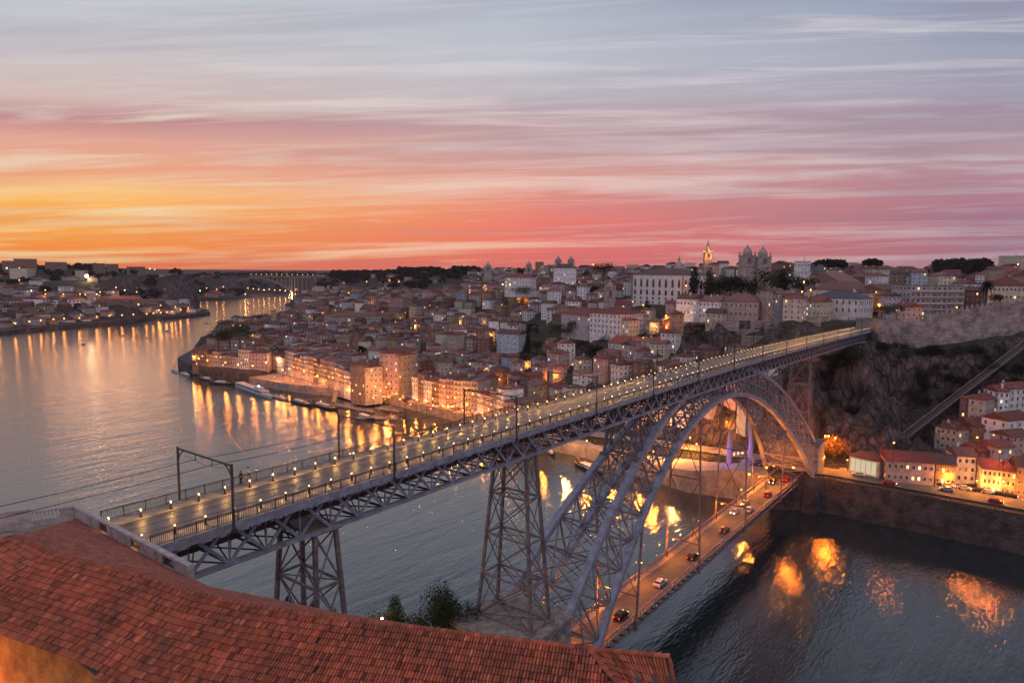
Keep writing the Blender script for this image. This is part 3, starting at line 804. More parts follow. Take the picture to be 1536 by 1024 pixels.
dn_main = sl(nF, .45)
# left hip/valley line from the ridge point near the apex
RA = ridge[1]; VA = rayplane(0, 877, ridge[1], ((ridge[3]-ridge[1]).normalized()).cross(dn0).normalized())
def down_front(p, i, t): return dn_main, 6.45+9*max(0, min(1, ((p-RA).length-13)/25)) if (p-ridge[3]).dot(ridge[9]-ridge[3]) > 0 else 6.45
extL = RA+(RA-ridge[2]).normalized()*7; extR = ridge[9]+(ridge[9]-ridge[8]).normalized()*6
front_top = [RA]+ridge[2:]
def crs(a, b_): return a.x*b_.y-a.y*b_.x
sgL = crs(VA-RA, ridge[4]+dn_main*3-RA); sgR = crs(hipdir, ridge[4]+dn_main*3-ridge[9])
def clipf(o): return crs(VA-RA, o-RA)*sgL >= 0 and crs(hipdir, o-ridge[9])*sgR >= 0
under = MB()
def plate(name, top, dn, ln, m, off=-.06):
    for a, b_ in zip(top, top[1:]):
        o = Vector((0,0,off)); under.quad(a+o, b_+o, b_+dn*ln+o, a+dn*ln+o)
tilefield('roof_tiles', [extL]+front_top+[extR], down_front, 34, .47, .2, TILE, clip=clipf)
for a, b_ in zip(front_top, front_top[1:]):
    la, lb = [6.5+9*max(0, min(1, ((p-RA).length-14)/25)) for p in (a, b_)]; o = Vector((0,0,-.07)); under.quad(a+o, b_+o, b_+dn_main*lb+o, a+dn_main*la+o)
under.quad(RA+Vector((0,0,-.1)), RA+(VA-RA).normalized()*9+Vector((0,0,-.1)), RA+dn_main*6.6+Vector((0,0,-.1)), RA+dn_main*3+Vector((0,0,-.1)))
# tiles beyond the valley on the left: finer ribs running across
dnl = (VA-RA); dnl = dnl.normalized()
lt = [gz(-60, 800, 66.6), gz(24, 804, 66.05), RA]
d2 = (VA-RA).normalized()
def down_left(p, i, t):
    return d2, 9
tilefield('roof_tiles', [RA+Vector((0,0,0)), gz(24,805,66.0), gz(-70,826,66.0)], down_left, 20, .47, .15, TILE, arch=.045)
for a, b_ in ((RA, gz(24,805,66.0)), (gz(24,805,66.0), gz(-70,826,66.0))): o = Vector((0,0,-.12)); under.quad(a+o, b_+o, b_+d2*9+o, a+d2*9+o)
# right end beyond the hip
dR = (gz(1012, 1040, 64.0)-rend).normalized()
def down_right(p, i, t): return (dn_main*(0)+hipdir_n.lerp(dR, min(1, max(0, (p-ridge[9]).length/((rend-ridge[9]).length)))).normalized(), 9)
tilefield('roof_tiles', [ridge[9].lerp(rend, q/4) for q in range(5)], down_right, 20, .47, .2, TILE, dark=.2)
for q_ in range(4):
    a, b_ = ridge[9].lerp(rend, q_/4), ridge[9].lerp(rend, (q_+1)/4); da, db = hipdir_n.lerp(dR, q_/4).normalized(), hipdir_n.lerp(dR, (q_+1)/4).normalized(); o = Vector((0,0,-.16)); under.quad(a+o, b_+o, b_+db*9+o, a+da*9+o)
under.add([ridge[9]+Vector((0,0,-.12)), ridge[9]+dn_main*6.6+Vector((0,0,-.12)), ridge[9]+hipdir_n*6+Vector((0,0,-.12))], [(0,1,2)])
# far slope, falling to the parapet of the bridge approach
eave = [Vector((-.9, 9.6, 61.75))]
backpts = []
for i, p in enumerate([gz(24,804,66.0)]+ridge[1:]+[rend]):
    ty = 9.3-(9.3+34)*(max(0, i-.6)/10)*1.35
    backpts.append((p, Vector((max(-.75, p.x+4.2), ty, 61.8-max(0, -14-ty)*.02))))
mbk = MB(); mbk.c = []
for (a, b_), (c_, d_) in zip(backpts, backpts[1:]):
    rows, cols = 22, max(4, int((c_-a).length/.35))
    for r_ in range(rows):
        for k in range(cols):
            u0, u1 = k/cols, (k+1)/cols; v0, v1 = r_/rows, (r_+1)/rows
            P = lambda u, v: (a.lerp(c_, u)).lerp(b_.lerp(d_, u), v)
            up = Vector((0,0,.07))
            mbk.add([P(u0,v0), P(u1,v0), P(u1,v1)+up, P(u0,v1)+up, P(u0,v1), P(u1,v1)], [(0,1,2,3),(3,2,5,4)])
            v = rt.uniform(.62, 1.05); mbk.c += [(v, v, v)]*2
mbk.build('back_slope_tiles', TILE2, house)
under.build('roof_boards', IRON_D, house)
# ridge and hip caps
caps = MB(); caps.c = []
def capline(pts, r_=.17, step=.42, lift=.05):
    for a, b_ in zip(pts, pts[1:]):
        n = max(1, int((b_-a).length/step))
        for k in range(n):
            p, q = a.lerp(b_, k/n), a.lerp(b_, (k+1.12)/n)
            d = (q-p).normalized(); sd_ = d.cross(Vector((0,0,1))).normalized(); u = sd_.cross(d)
            v = rt.uniform(.6, 1.2); vs = []
            for P, rr_, l_ in ((p, r_*.9, lift), (q, r_*1.05, lift+.045)):
                for j in range(6):
                    t = PI*j/5; vs.append(P+sd_*(math.cos(t)*rr_)+u*(math.sin(t)*rr_+l_-.03))
            caps.add(vs, [(j, j+1, 7+j, 6+j) for j in range(5)]+[(6,7,8,9,10,11)]); caps.c += [(v, v*.95, v*.95)]*6
capline([gz(-60,824,66), gz(24,804,66)]+ridge[1:]+[rend]); capline([ridge[9], ridge[9]+hipdir_n*9]); capline([rend, rend+dR*9], .14)
caps.build('ridge_caps', TILE, house)
mb = MB(); mb.bar(RA+d2*.1+Vector((0,0,.03)), RA+d2*9+Vector((0,0,.03)), .16, .08); mb.build('valley_gutter', BLACK, house)
# the front wall under the eave
WALL_O = mat('orange_render', (.50,.2,.05), .9, var=.45, scale=.8, bump=.35, bscale=6, base2=(.3,.11,.035))
def elen(p): return 6.2+9*max(0, min(1, ((p-RA).length-14)/25)) if (p-ridge[3]).dot(ridge[9]-ridge[3]) > 0 else 6.2
WT = [p+dn_main*elen(p)+Vector((0,0,-.12))-nF*.25 for p in [RA-(ridge[2]-RA)*.9]+ridge[2:]]
wl = MB(); WI = 0
for a, b_ in zip(WT, WT[1:]):
    wl.add([a, b_, (b_.x,b_.y,54), (a.x,a.y,54), a-nF*.4, b_-nF*.4], [(0,1,2,3), (0,4,5,1)])
wl.build('front_wall', WALL_O, house)
u_ = (WT[2]-WT[1]).normalized()
wp = gz(182, 1026, WT[1].z-.6)
t0 = (wp-WT[1]).dot(u_)
wc = WT[1]+u_*t0; wc.z = WT[1].z-1.15
wf = MB(); rz_ = math.atan2(u_.y, u_.x)
for (dx, dz, sx, sz) in ((0,.62,1.1,.14),(0,-.62,1.1,.14),(-.52,0,.14,1.2),(.52,0,.14,1.2),(0,0,.06,1.2)):
    wf.cbox(wc+u_*dx+nF*.06+Vector((0,0,dz)), sx, .14, sz, rz_)
wfo = wf.build('window', STONE_L, house)
wg = MB(); wg.cbox(wc+nF*.02, 1.0, .06, 1.15, rz_); wg.build('pane', GLASS, wfo, origin=house.location)
pw = gz(80, 1040, 58); point(house, tuple(Vector((WT[0].x, WT[0].y, 58.5))+nF*4.5+u_*2.5-house.location), 1500, (1,.36,.05), .3)
# the house body under the right hand roof
bw = MB(); bw.prism([(ridge[9].x-1.5, ridge[9].y+1.5), (rend.x+1.0, rend.y+1.2), (rend.x+4, rend.y+9), (ridge[6].x+2, ridge[6].y+3)][::1], 48, 61.5); bw.build('body', WALL_O, house)

# ---------------------------------------------------------------- parapet at the start of the bridge
par = thing('stone_parapet', (-.8, -2, 61.6), 'pale stone parapet with three iron grilles closing the near end of the bridge deck', 'parapet'); par['org'] = 1
x_ = -.85
mb = MB(); y0_, y1_ = -14.2, 9.6
mb.box(x_-.18, y0_, 61.2, x_+.18, y1_, 62.0); mb.box(x_-.26, y0_-.05, 63.0, x_+.26, y1_+.05, 63.22)
op = [(-11.6,-9.6),(-5.4,-3.4),(1.6,3.4)]
cur = y0_
for a, b_ in op+[(y1_, y1_)]:
    mb.box(x_-.16, cur, 62.0, x_+.16, a, 63.0); cur = b_
mb.build('wall', STONE_L, par)
for py in (-14.1,-8.2,-6.6,-.6,.8,5.6,9.5): q = MB(); q.box(x_-.24, py-.22, 61.2, x_+.24, py+.22, 63.0); q.build('pilaster', STONE_L, par)
for a, b_ in op:
    q = MB(); n = 9
    for i in range(n+1): yy = a+(b_-a)*i/n; q.bar((x_,yy,62.0), (x_,yy,63.0), .045)
    q.bar((x_,a,62.25), (x_,b_,62.25), .04); q.bar((x_,a,62.8), (x_,b_,62.8), .04)
    q.build('grille', BLACK, par)
# side parapet running off to the left with a balustrade
P0 = Vector((x_, 9.6, 61.9)); P1 = gz(0, 792, 61.9); dirp = (P1-P0).normalized(); L1 = (P1-P0).length
bal = thing('balustrade', tuple(P0), 'pale stone parapet with a short run of white turned balusters at the left edge', 'balustrade'); bal['org'] = 1
rzb = math.atan2(dirp.y, dirp.x)
def seg(a, b_, z0, z1_, w_=.32, nm='wall', m=STONE_L):
    q = MB(); c = P0+dirp*((a+b_)/2); q.cbox((c.x,c.y,(z0+z1_)/2), b_-a, w_, z1_-z0, rzb); return q.build(nm, m, bal)
seg(0, L1*.22, 61.2, 63.0); seg(0, L1*.6, 63.0, 63.2, .5, 'coping'); seg(L1*.22, L1*.6, 61.2, 62.15); seg(L1*.6, L1*1.8, 61.2, 63.35); seg(L1*.6, L1*1.8, 63.35, 63.55, .5, 'coping')
for i in range(7):
    c = P0+dirp*(L1*(.26+.31*i/6)); q = MB(); q.lathe((c.x,c.y,62.15), [(.13,0),(.13,.06),(.06,.12),(.15,.34),(.14,.42),(.06,.66),(.1,.76),(.13,.85)], 10); q.build('baluster', FRAME, bal, smooth=True)
tag(strip('approach_terrace', [(x_-.1,9.7),(-3,12),(-12,15)], [61.6]*3, -6, 0, 6, STONE), kind='structure')
# ---------------------------------------------------------------- windows, shared meshes
def winmesh(name, pane, fr, mull=True, arch=False):
    mb = MB()  # unit window 1 x 1, facing -y, origin at its centre
    t = .11
    mb.box(-.5-.04, -.09, -.5-.05, .5+.04, .0, -.5+.06, 1)
    mb.box(-.5, -.06, .5-t*.7, .5, .0, .5, 1); mb.box(-.5, -.06, -.44, -.5+t, .0, .5-t*.7, 1); mb.box(.5-t, -.06, -.44, .5, .0, .5-t*.7, 1)
    if mull: mb.box(-.03, -.045, -.44, .03, .0, .5-t*.7, 1)
    mb.quad((-.5+t,-.02,-.44), (.5-t,-.02,-.44), (.5-t,-.02,.5-t*.7), (-.5+t,-.02,.5-t*.7), 0)
    if arch:
        n = 7; o = [(.5*math.cos(PI*i/n), .5+.35*math.sin(PI*i/n)) for i in range(n+1)]; q = [(.39*math.cos(PI*i/n), .5+.24*math.sin(PI*i/n)) for i in range(n+1)]
        for i in range(n): mb.quad((o[i][0],-.06,o[i][1]), (o[i+1][0],-.06,o[i+1][1]), (q[i+1][0],-.06,q[i+1][1]), (q[i][0],-.06,q[i][1]), 1)
        mb.add([(a,-.03,b_) for a, b_ in q], [tuple(range(n+1))], 0)
    return mb.mesh(name, [pane, fr])
WM = {'w': winmesh('window', GLASS, FRAME), 's': winmesh('window_stone', GLASS, FRAME_S), 'l': winmesh('window_lit', LITW, FRAME), 'p': winmesh('window_pale_lit', LITW2, FRAME), 'a': winmesh('window_arched', GLASS, FRAME_S, True, True)}
rc = random.Random(21)
def roofmesh(mb, x0, x1, y0, y1, z, rise, kind, o=.45, th=.22):
    """hip or gable roof on a rectangle"""
    a, b_, c_, d_ = x0-o, x1+o, y0-o, y1+o; W, D = b_-a, d_-c_; zb, zt = z, z+th
    mb.box(a, c_, zb, b_, d_, zt)
    z2 = zt+rise
    if kind == 'flat': return
    if kind == 'hip':
        r_ = min(W, D)*.5*.92
        if W >= D: p, q = (a+r_, (c_+d_)/2, z2), (b_-r_, (c_+d_)/2, z2); f = [(0,1,5,4),(1,2,5),(2,3,4,5),(3,0,4)]
        else: p, q = ((a+b_)/2, c_+r_, z2), ((a+b_)/2, d_-r_, z2); f = [(0,1,4),(1,2,5,4),(2,3,5),(3,0,4,5)]
        zt += .003
        mb.add([(a,c_,zt),(b_,c_,zt),(b_,d_,zt),(a,d_,zt), p, q], f)
    elif kind == 'gx':   # ridge along x
        zt += .003
        mb.add([(a,c_,zt),(b_,c_,zt),(b_,d_,zt),(a,d_,zt),(a,(c_+d_)/2,z2),(b_,(c_+d_)/2,z2)], [(0,1,5,4),(2,3,4,5),(1,2,5),(3,0,4)])
    elif kind == 'gy':
        zt += .003
        mb.add([(a,c_,zt),(b_,c_,zt),(b_,d_,zt),(a,d_,zt),((a+b_)/2,c_,z2),((a+b_)/2,d_,z2)], [(1,2,5,4),(3,0,4,5),(0,1,4),(2,3,5)])
LASTB = [None, 0, 0]
_b = MB(); _b.box(-.5, -.55, -.12, .5, 0, 0); _b.box(-.5, -.55, .85, .5, -.5, .92)
for _i in range(13): _b.box(-.5+_i/12.0-.006, -.54, 0, -.5+_i/12.0+.006, -.51, .86)
BALC = _b.mesh('balcony', [BLACK])
HOUSES = []   # (centre, half size) taken ground
def building(P0, P1, z, h, depth, floors, color, roof='hip', rise=None, label=None, cat='house', name='house', group=None, cols=None, wkind='w', litp=.07, side=True, chim=True, roofm=None, wscale=(1.0,1.45), base=7, wins=True, band=False, sidewalls=True, wm=None):
    P0, P1 = Vector((P0[0],P0[1],0)), Vector((P1[0],P1[1],0)); d = P1-P0; W = d.length; rz = math.atan2(d.y, d.x)
    nin = Vector((-d.y, d.x, 0))/max(W,.01)
    c0 = (P0+P1)/2+nin*(depth/2)
    t = thing(name, (c0.x, c0.y, z), label, cat, group, rz)
    wmat = wm or wallmat(color)
    mb = MB(); hw, hd = W/2, depth/2
    mb.box(-hw, -hd, -base, hw, hd, h)
    if band:
        mb.box(-hw-.15, -hd-.15, h-.5, hw+.15, hd+.15, h-.02); 
        for k in range(1, floors): mb.box(-hw-.06, -hd-.06, h*k/floors-.12, hw+.06, hd+.06, h*k/floors+.08)
    mb.build('wall', wmat, t)
    rise = rise if rise is not None else min(W, depth)*rc.uniform(.2, .3)
    rm = roofm or ROOFS[rc.randrange(4)]
    r_ = MB(); roofmesh(r_, -hw, hw, -hd, hd, h, rise, roof); ro = r_.build('roof', rm if roof != 'flat' else SLATE, t)
    if chim and rc.random() < .7:
        q = MB(); cx, cy_ = rc.uniform(-hw*.6, hw*.6), rc.uniform(-hd*.5, hd*.5); q.box(cx-.35, cy_-.25, h, cx+.35, cy_+.25, h+rise+.9); q.box(cx-.45, cy_-.35, h+rise+.9, cx+.45, cy_+.35, h+rise+1.05); q.build('chimney', wmat, ro)
    if roof in ('gx', 'hip') and name == 'house' and rc.random() < .38 and rise > 1.2:
        q = MB(); dx_ = rc.uniform(-.25,.25)*W; y0q = -hd*.72; q.box(dx_-.8, y0q, h, dx_+.8, -hd*.1, h+1.5); q.build('dormer', wmat, ro)
        q = MB(); q.box(dx_-1.0, y0q-.2, h+1.5, dx_+1.0, -hd*.05, h+1.65); q.build('dormer_roof', rm, ro); minst('window', WM['w'], ro, (dx_, y0q-.012, h+.85), 0, (.9,1,1.0))
    if wins:
        fh = h/floors; n = cols or max(2, int(round(W/2.7)))
        ww = min(wscale[0], W/n*.55); wh = min(wscale[1], fh*.58)
        for fl in range(floors):
            for k in range(n):
                me = WM[wkind]
                u = rc.random()
                if u < litp: me = WM['l' if rc.random() < .7 else 'p']
                minst('window', me, t, (-hw+W*(k+.5)/n, -hd-.012, fh*(fl+.52)), 0, (ww, 1, wh))
        if side:
            # the side that faces the camera
            toC = (CAM-c0); lx = toC.dot(d.normalized()); sx = 1 if lx > 0 else -1
            m_ = max(1, int(round(depth/3.4)))
            for fl in range(floors):
                for k in range(m_):
                    me = WM[wkind] if rc.random() > litp else WM['l']
                    minst('window', me, t, (sx*(hw+.012), -hd+depth*(k+.5)/m_, fh*(fl+.52)), sx*PI/2, (ww, 1, wh))
    HOUSES.append((c0.x, c0.y, max(hw, hd), (W, depth, rz))); LASTB[:] = [t, depth, h]
    return t
def pxh(P, ytop):
    """height of the wall whose foot is P and whose eave is at photo row ytop"""
    v = P-CAM; hd = math.hypot(v.x, v.y)
    lo, hi = 0.0, 120.0
    for _ in range(30):
        m_ = (lo+hi)/2; q = px((P.x, P.y, P.z+m_))
        if q[1] > ytop: lo = m_
        else: hi = m_
    return lo
def pb(x0, y0, x1, y1, z, ytop, depth, floors, color, roof='hip', dist=None, ztop=None, **k):
    """a building given by the two ends of its visible front"""
    if dist: A = gd(x0, y0, dist[0]); B = gd(x1, y1, dist[1]); z = min(A.z, B.z)
    else: A, B = gz(x0, y0, z), gz(x1, y1, z)
    h = pxh(Vector((A.x, A.y, z)), ytop)
    return building(A, B, z, max(3, h), depth, floors, color, roof, **k)
# --- landmarks
WH = mat('palace_white', (.66,.62,.64), .85, var=.2, scale=.3)
t = pb(948,455,1023,456,60,412,34,4,'white','hip',rise=5.5,dist=(590,556),label='huge pale bishop\'s palace with tall arched granite windows on the hill crest',cat='palace',name='palace',wins=False,chim=False,roofm=ROOFS[2],band=True,wm=WH)
W_, H_ = 0, 0
def localsize(t):
    w_ = [c for c in t.children if c.name.startswith('wall')][0]
    vs = w_.data.vertices; return max(v.co.x for v in vs[:8]), -min(v.co.y for v in vs[:8]), max(v.co.z for v in vs[:8])
hw, hd, h = localsize(t)
for k in range(8):
    x_ = -hw+2*hw*(k+.5)/8
    minst('window', WM['a'], t, (x_, -hd-.2, h*.70), 0, (2.2, 1.5, h*.2)); minst('window', WM['a'], t, (x_, -hd-.2, h*.40), 0, (2.2, 1.5, h*.13))
    minst('window', WM['s'], t, (x_, -hd-.2, h*.22), 0, (1.7, 1.5, 1.7)); minst('window', WM['w'], t, (x_, -hd-.2, h*.07), 0, (1.6, 1.5, 2.2))
for k in range(5):
    y_ = -hd+2*hd*(k+.5)/5
    minst('window', WM['a'], t, (hw+.2, y_, h*.70), PI/2, (2.2, 1.5, h*.2)); minst('window', WM['a'], t, (hw+.2, y_, h*.40), PI/2, (2.2, 1.5, h*.13))
for s in (-1, 1):
    q = MB(); q.box(s*hw-.6, -hd-.35, -5, s*hw+.6, -hd+.6, h-.5); q.build('quoin', STONE, t)
# domes and towers
def onion(mb, c, r_, h_, n=10): mb.lathe(c, [(r_,0),(r_*1.02,h_*.15),(r_*.9,h_*.4),(r_*.6,h_*.62),(r_*.25,h_*.74),(r_*.22,h_*.85),(r_*.1,h_*.9),(.1,h_)], n)
def church_tower(P, w_, h_, label, dome=True, m=STONE, lit=False, name='church_tower', stages=2, group=None):
    t = thing(name, tuple(P), label, 'tower', group, YAW)
    mb = MB(); hw_ = w_/2; mb.box(-hw_, -hw_, -8, hw_, hw_, h_)
    for k in range(1, stages+1): z_ = h_*k/stages; mb.box(-hw_-.4, -hw_-.4, z_-.6, hw_+.4, hw_+.4, z_)
    mb.build('shaft', m, t)
    for k, (dx, dy, rz_) in enumerate(((0,-1,0),(-1,0,-PI/2),(1,0,PI/2))):
        minst('belfry_opening', WM['a'], t, (dx*(hw_+.45)*1.0, dy*(hw_+.45), h_*(1-.5/stages)), rz_, (w_*.3, 1, h_/stages*.42))
    d = MB()
    if dome: onion(d, (0,0,h_), hw_*.72, w_*.85)
    else: d.lathe((0,0,h_), [(hw_*.8,0),(hw_*.55,w_*.5),(hw_*.5,w_*.9),(hw_*.2,w_*1.3),(.08,w_*1.9)], 8)
    for sx in (-1, 1):
        for sy in (-1, 1): d.lathe((sx*hw_*.88, sy*hw_*.88, h_), [(w_*.07,0),(w_*.05,w_*.15),(w_*.06,w_*.2),(.05,w_*.34)], 6)
    d.build('dome', m, t, smooth=False)
    return t
SE = mat('cathedral_granite', (.34,.28,.27), .9, var=.35, scale=.4)
def hpx(x_, y_, dist): P = gd(x_, y_, dist); return P
for i, (x_, w_) in enumerate(((1119, 10.5), (1142, 10.5))):
    P = gd(x_, 430, 590); h_ = pxh(P, 383 if i == 0 else 385)
    church_tower(P, w_, h_, 'domed granite cathedral bell tower, the %s one of the pair' % ('left' if i == 0 else 'right'), m=SE, stages=3)
building(gd(1108,432,604), gd(1152,432,604), gd(1119,430,590).z, 13, 30, 2, 'grey', 'gx', label='cathedral nave with red roof behind the twin domed towers', cat='cathedral', name='cathedral', wins=False, chim=False, wm=SE, roofm=ROOFS[0])
P = gd(1060, 425, 900); ct = church_tower(P, 8.5, pxh(P, 378), 'slender baroque clock tower with lamp-lit top on the skyline', dome=False, m=SE, stages=4)
for dy_ in (-6, 6): point(ct, (-9, dy_, pxh(P, 378)-6), 4500, (1,.40,.06), .6)
point(ct, (-7, 0, pxh(P, 378)+3), 2200, (1,.45,.08), .4)
q = MB(); 
for a_ in range(6): q.ball((5.2*math.cos(a_*PI/3), 5.2*math.sin(a_*PI/3), pxh(P,378)+.8), .45, 6, 4)
q.build('balcony_lamp', SOD, ct)
P = gd(1018, 412, 660); cb_ = thing('church_dome', tuple(P), 'ribbed lantern dome rising behind the palace roof', 'dome'); mb = MB(); mb.lathe((0,0,-8), [(5,0),(5,13),(5.6,13.2),(5.2,14),(4.2,17),(2.4,19.4),(1.2,20.2),(1.1,23),(.4,24),(.1,26.5)], 12); mb.build('drum_and_dome', SE, cb_)
for i, (x_, yb, yt, dist, w_, lab) in enumerate(((837,420,391,900,8,'left domed tower of the twin-towered church on the middle skyline'),(856,420,391,900,8,'right domed tower of the twin-towered church on the middle skyline'),(793,428,398,850,7,'lone dark bell tower on the skyline above the white church'),(732,412,401,1150,12,'broad stone tower on the skyline left of the old town crest'),(914,470,432,560,8,'squat granite belfry between red roofs below the palace'))):
    P = gd(x_, yb, dist); church_tower(P, w_, pxh(P, yt), lab, m=SE, dome=True, stages=2)
# --- named buildings of the upper town
pb(830,428,864,428,0,402,20,4,'white','hip',dist=(870,870),label='white many-windowed block below the twin church domes',cat='building',name='large_building')
pb(757,436,796,436,0,416,20,4,'white','gx',cols=9,dist=(780,770),label='white church front with gable beside the lone bell tower',cat='church',name='church')
pb(1206,449,1262,447,0,424,26,2,'beige','gy',rise=8,dist=(560,545),label='tall gabled hall with golden floodlit side near the cathedral',cat='building',name='large_building',litp=0,cols=3)
pb(1190,425,1214,425,0,392,16,3,'white','flat',dist=(700,700),label='boxy white modern tower block behind the gabled hall',cat='building',name='large_building')
pb(1212,462,1292,462,0,434,22,2,'cream','hip',dist=(520,500),label='wide house with dormers and floodlit cream walls on the hill',cat='building',name='large_building',litp=.15,cols=9)
pb(1214,468,1288,468,0,446,20,2,'white','hip',dist=(470,458),roofm=SLATE,label='long white house with tall dark windows above the end of the bridge',cat='building',name='large_building',cols=8,wscale=(1.2,2.6),litp=0)
pb(1014,474,1040,474,0,448,16,2,'white','gx',dist=(452,446),label='white terrace house with amber windows at the left of the crest row',cat='house',litp=.35,cols=5)
pb(1041,477,1077,477,0,452,16,3,'white','gx',dist=(452,446),label='white terrace house with red roof, second in the crest row',cat='house',litp=.15,cols=6)
pb(1079,476,1136,476,0,451,18,2,'pink','hip',dist=(452,446),label='broad pinkish mansion with balconied windows in the crest row',cat='house',litp=0,cols=8,wscale=(1.1,2.2))
pb(1138,476,1150,476,0,436,12,5,'pink','gy',dist=(452,446),label='narrow tall pink house right of the broad mansion',cat='house',cols=2)
pb(1151,478,1166,478,0,440,12,5,'grey','gy',dist=(452,446),label='narrow grey house with glazed balcony, second right of the mansion',cat='house',cols=3,litp=.2)
pb(1167,476,1178,476,0,446,12,4,'brown','gy',dist=(452,446),label='narrow brown house squeezed beside the yellow one',cat='house',cols=2)
pb(1178,475,1189,475,0,448,12,3,'yellow','gx',dist=(452,446),label='narrow bright yellow house in the crest row',cat='house',cols=2,litp=0)
pb(1190,474,1198,474,0,458,10,2,'pale blue','flat',dist=(452,446),label='tiny pale blue house next to the yellow one',cat='house',cols=2,litp=.3)
pb(1199,475,1230,475,0,452,14,2,'cream','gx',dist=(452,446),label='cream house with bright red roof right of the blue one',cat='house',cols=5,roofm=ROOFS[0])
pb(884,499,931,503,43,469,30,4,'white','hip',rise=5,label='large white seminary block with four rows of windows and red hipped roof',cat='building',name='large_building',cols=8,litp=0,roofm=ROOFS[0],wscale=(1.2,2.0))
pb(842,492,880,497,44,470,18,2,'grey','hip',rise=5,label='low red-roofed wing left of the white seminary block',cat='building',name='large_building',cols=5,roofm=ROOFS[0])
pb(912,534,962,540,30,514,18,2,'white','gx',label='upper long white building with red roof near the far bridge lamps',cat='building',name='large_building',cols=9,roofm=ROOFS[0])
pb(962,548,1016,544,28,522,22,2,'white','gx',label='square white building with red roof and small windows left of the deck lamps',cat='building',name='large_building',cols=6,roofm=ROOFS[0])
pb(903,551,958,553,24,530,9,2,'white','gx',rise=2.2,label='lower white wing with small windows and red lean-to roof',cat='building',name='large_building',cols=11,roofm=ROOFS[0])
pb(921,568,988,566,20,547,8,2,'white','gx',rise=2.0,label='lowest long white wing lit by a street lamp beside the deck',cat='building',name='large_building',cols=12,roofm=ROOFS[0],litp=.15)
pb(828,556,863,556,22,528,14,3,'orange','gx',label='terracotta-orange house standing alone among the terraces',cat='house',cols=4,litp=.15)
# apartment block behind the rampart
ap = pb(1363,484,1441,484,58,428,18,6,'grey','flat',label='modern grey apartment block with long balconies and lit shops',cat='apartment block',name='apartment_block',cols=10,litp=.05,wscale=(3.0,1.7),side=True)
hw, hd, h = localsize(ap)
for k in range(6):
    q = MB(); z_ = h*k/6+.1
    if k: q.box(-hw, -hd-1.1, z_-.12, hw, -hd-.05, z_+.05); q.box(-hw, -hd-1.12, z_+.05, hw, -hd-1.04, z_+.9); q.build('balcony', FRAME if k % 2 else STONE_L, ap)
for k in range(7):
    q = MB(); x_ = -hw+2*hw*k/6; q.box(x_-.18, -hd-1.15, 0, x_+.18, -hd-.03, h+.6); q.build('fin', STONE_L, ap)
q = MB(); q.box(-hw+1, -hd-.1, .4, hw-8, -hd-.06, 3.0); q.build('shop_window', LITW, ap)
# right side: far institutions, long buildings
pb(1440,462,1475,462,0,436,14,3,'dark red','gx',dist=(520,520),label='dark red house right of the apartment block',cat='house')
pb(1476,462,1536,463,0,428,18,3,'cream','hip',dist=(470,470),label='long cream building with two rows of small windows at the right edge',cat='building',name='large_building',cols=10)
pb(1462,432,1545,432,0,412,26,3,'white','hip',dist=(700,700),label='wide white institution with red roof on the right skyline',cat='building',name='large_building',cols=14)
pb(1496,410,1545,410,0,384,20,7,'cream','flat',dist=(1300,1300),label='pale high-rise block at the right edge of the skyline',cat='apartment block',name='apartment_block',cols=8,base=20)
pb(1325,452,1362,450,0,436,18,3,'ochre','gx',dist=(500,520),label='long ochre building left of the apartment block lit by street lamps',cat='building',name='large_building',cols=8,litp=.25)
pb(1291,447,1314,447,0,432,12,2,'white','gx',dist=(520,520),label='small white floodlit house with dark red roof',cat='house')
# --- the riverside
pb(571,583,597,588,8,530,15,6,'ochre','hip',rise=2.5,label='tall ochre corner block glowing orange on the riverside square',cat='building',name='large_building',cols=5,litp=.1,wscale=(1.0,1.7),band=True,roofm=ROOFS[0])
pb(598,588,627,578,8,531,14,6,'pink','hip',rise=2.5,label='tall pinkish block joined to the right of the ochre corner block',cat='building',name='large_building',cols=7,litp=.08,wscale=(1.0,1.7),band=True,roofm=ROOFS[0])
pb(531,586,548,592,8,547,12,5,'beige','hip',label='beige corner house facing the square, left face',cat='house',cols=4,band=True)
pb(548,592,569,587,8,548,12,5,'orange','hip',label='orange lamp-lit house facing the square beside the beige corner',cat='house',cols=5,litp=.1,band=True)
pb(374,554,401,554,8,530,12,4,'pink','hip',label='curved pink corner house glowing at the start of the square',cat='house',cols=6,band=True,litp=0)
pb(407,486,415,486,0,466,8,2,'ochre','flat',dist=(850,850),label='square ochre tower with blank sides at the river bend',cat='tower',name='tower',cols=1,side=False)
pb(500,505,572,502,0,476,30,3,'beige','hip',rise=4,dist=(780,800),label='long exchange palace with dark red hipped roof above the headland',cat='palace',name='palace',cols=14,litp=.12,wscale=(1.4,2.4))
pb(574,500,672,488,0,474,16,3,'yellow','gx',rise=3.5,dist=(830,960),label='very long golden floodlit market hall with red roof',cat='building',name='large_building',cols=22,litp=.12,wscale=(1.4,2.2))
pb(673,494,706,496,0,462,14,3,'cream','flat',dist=(800,790),label='blank cream block at the right end of the golden hall',cat='building',name='large_building',cols=3,litp=0)
pb(707,500,723,500,0,470,14,2,'beige','flat',dist=(780,780),label='blank beige cube right of the cream block',cat='building',name='large_building',cols=2,litp=0)
pb(618,524,648,524,12,510,12,3,'pale blue','gy',label='pale blue gabled house behind the tall ochre block',cat='house',cols=6)
pb(745,528,778,530,0,500,14,3,'pale blue','gx',dist=(560,550),label='pale blue-grey warehouse beside the cypress',cat='building',name='large_building',cols=3,litp=0)
pb(645,560,674,572,9,548,14,3,'dark red','gx',label='dark slate-sided block behind the riverside square',cat='house',cols=3,litp=0,roofm=SLATE)
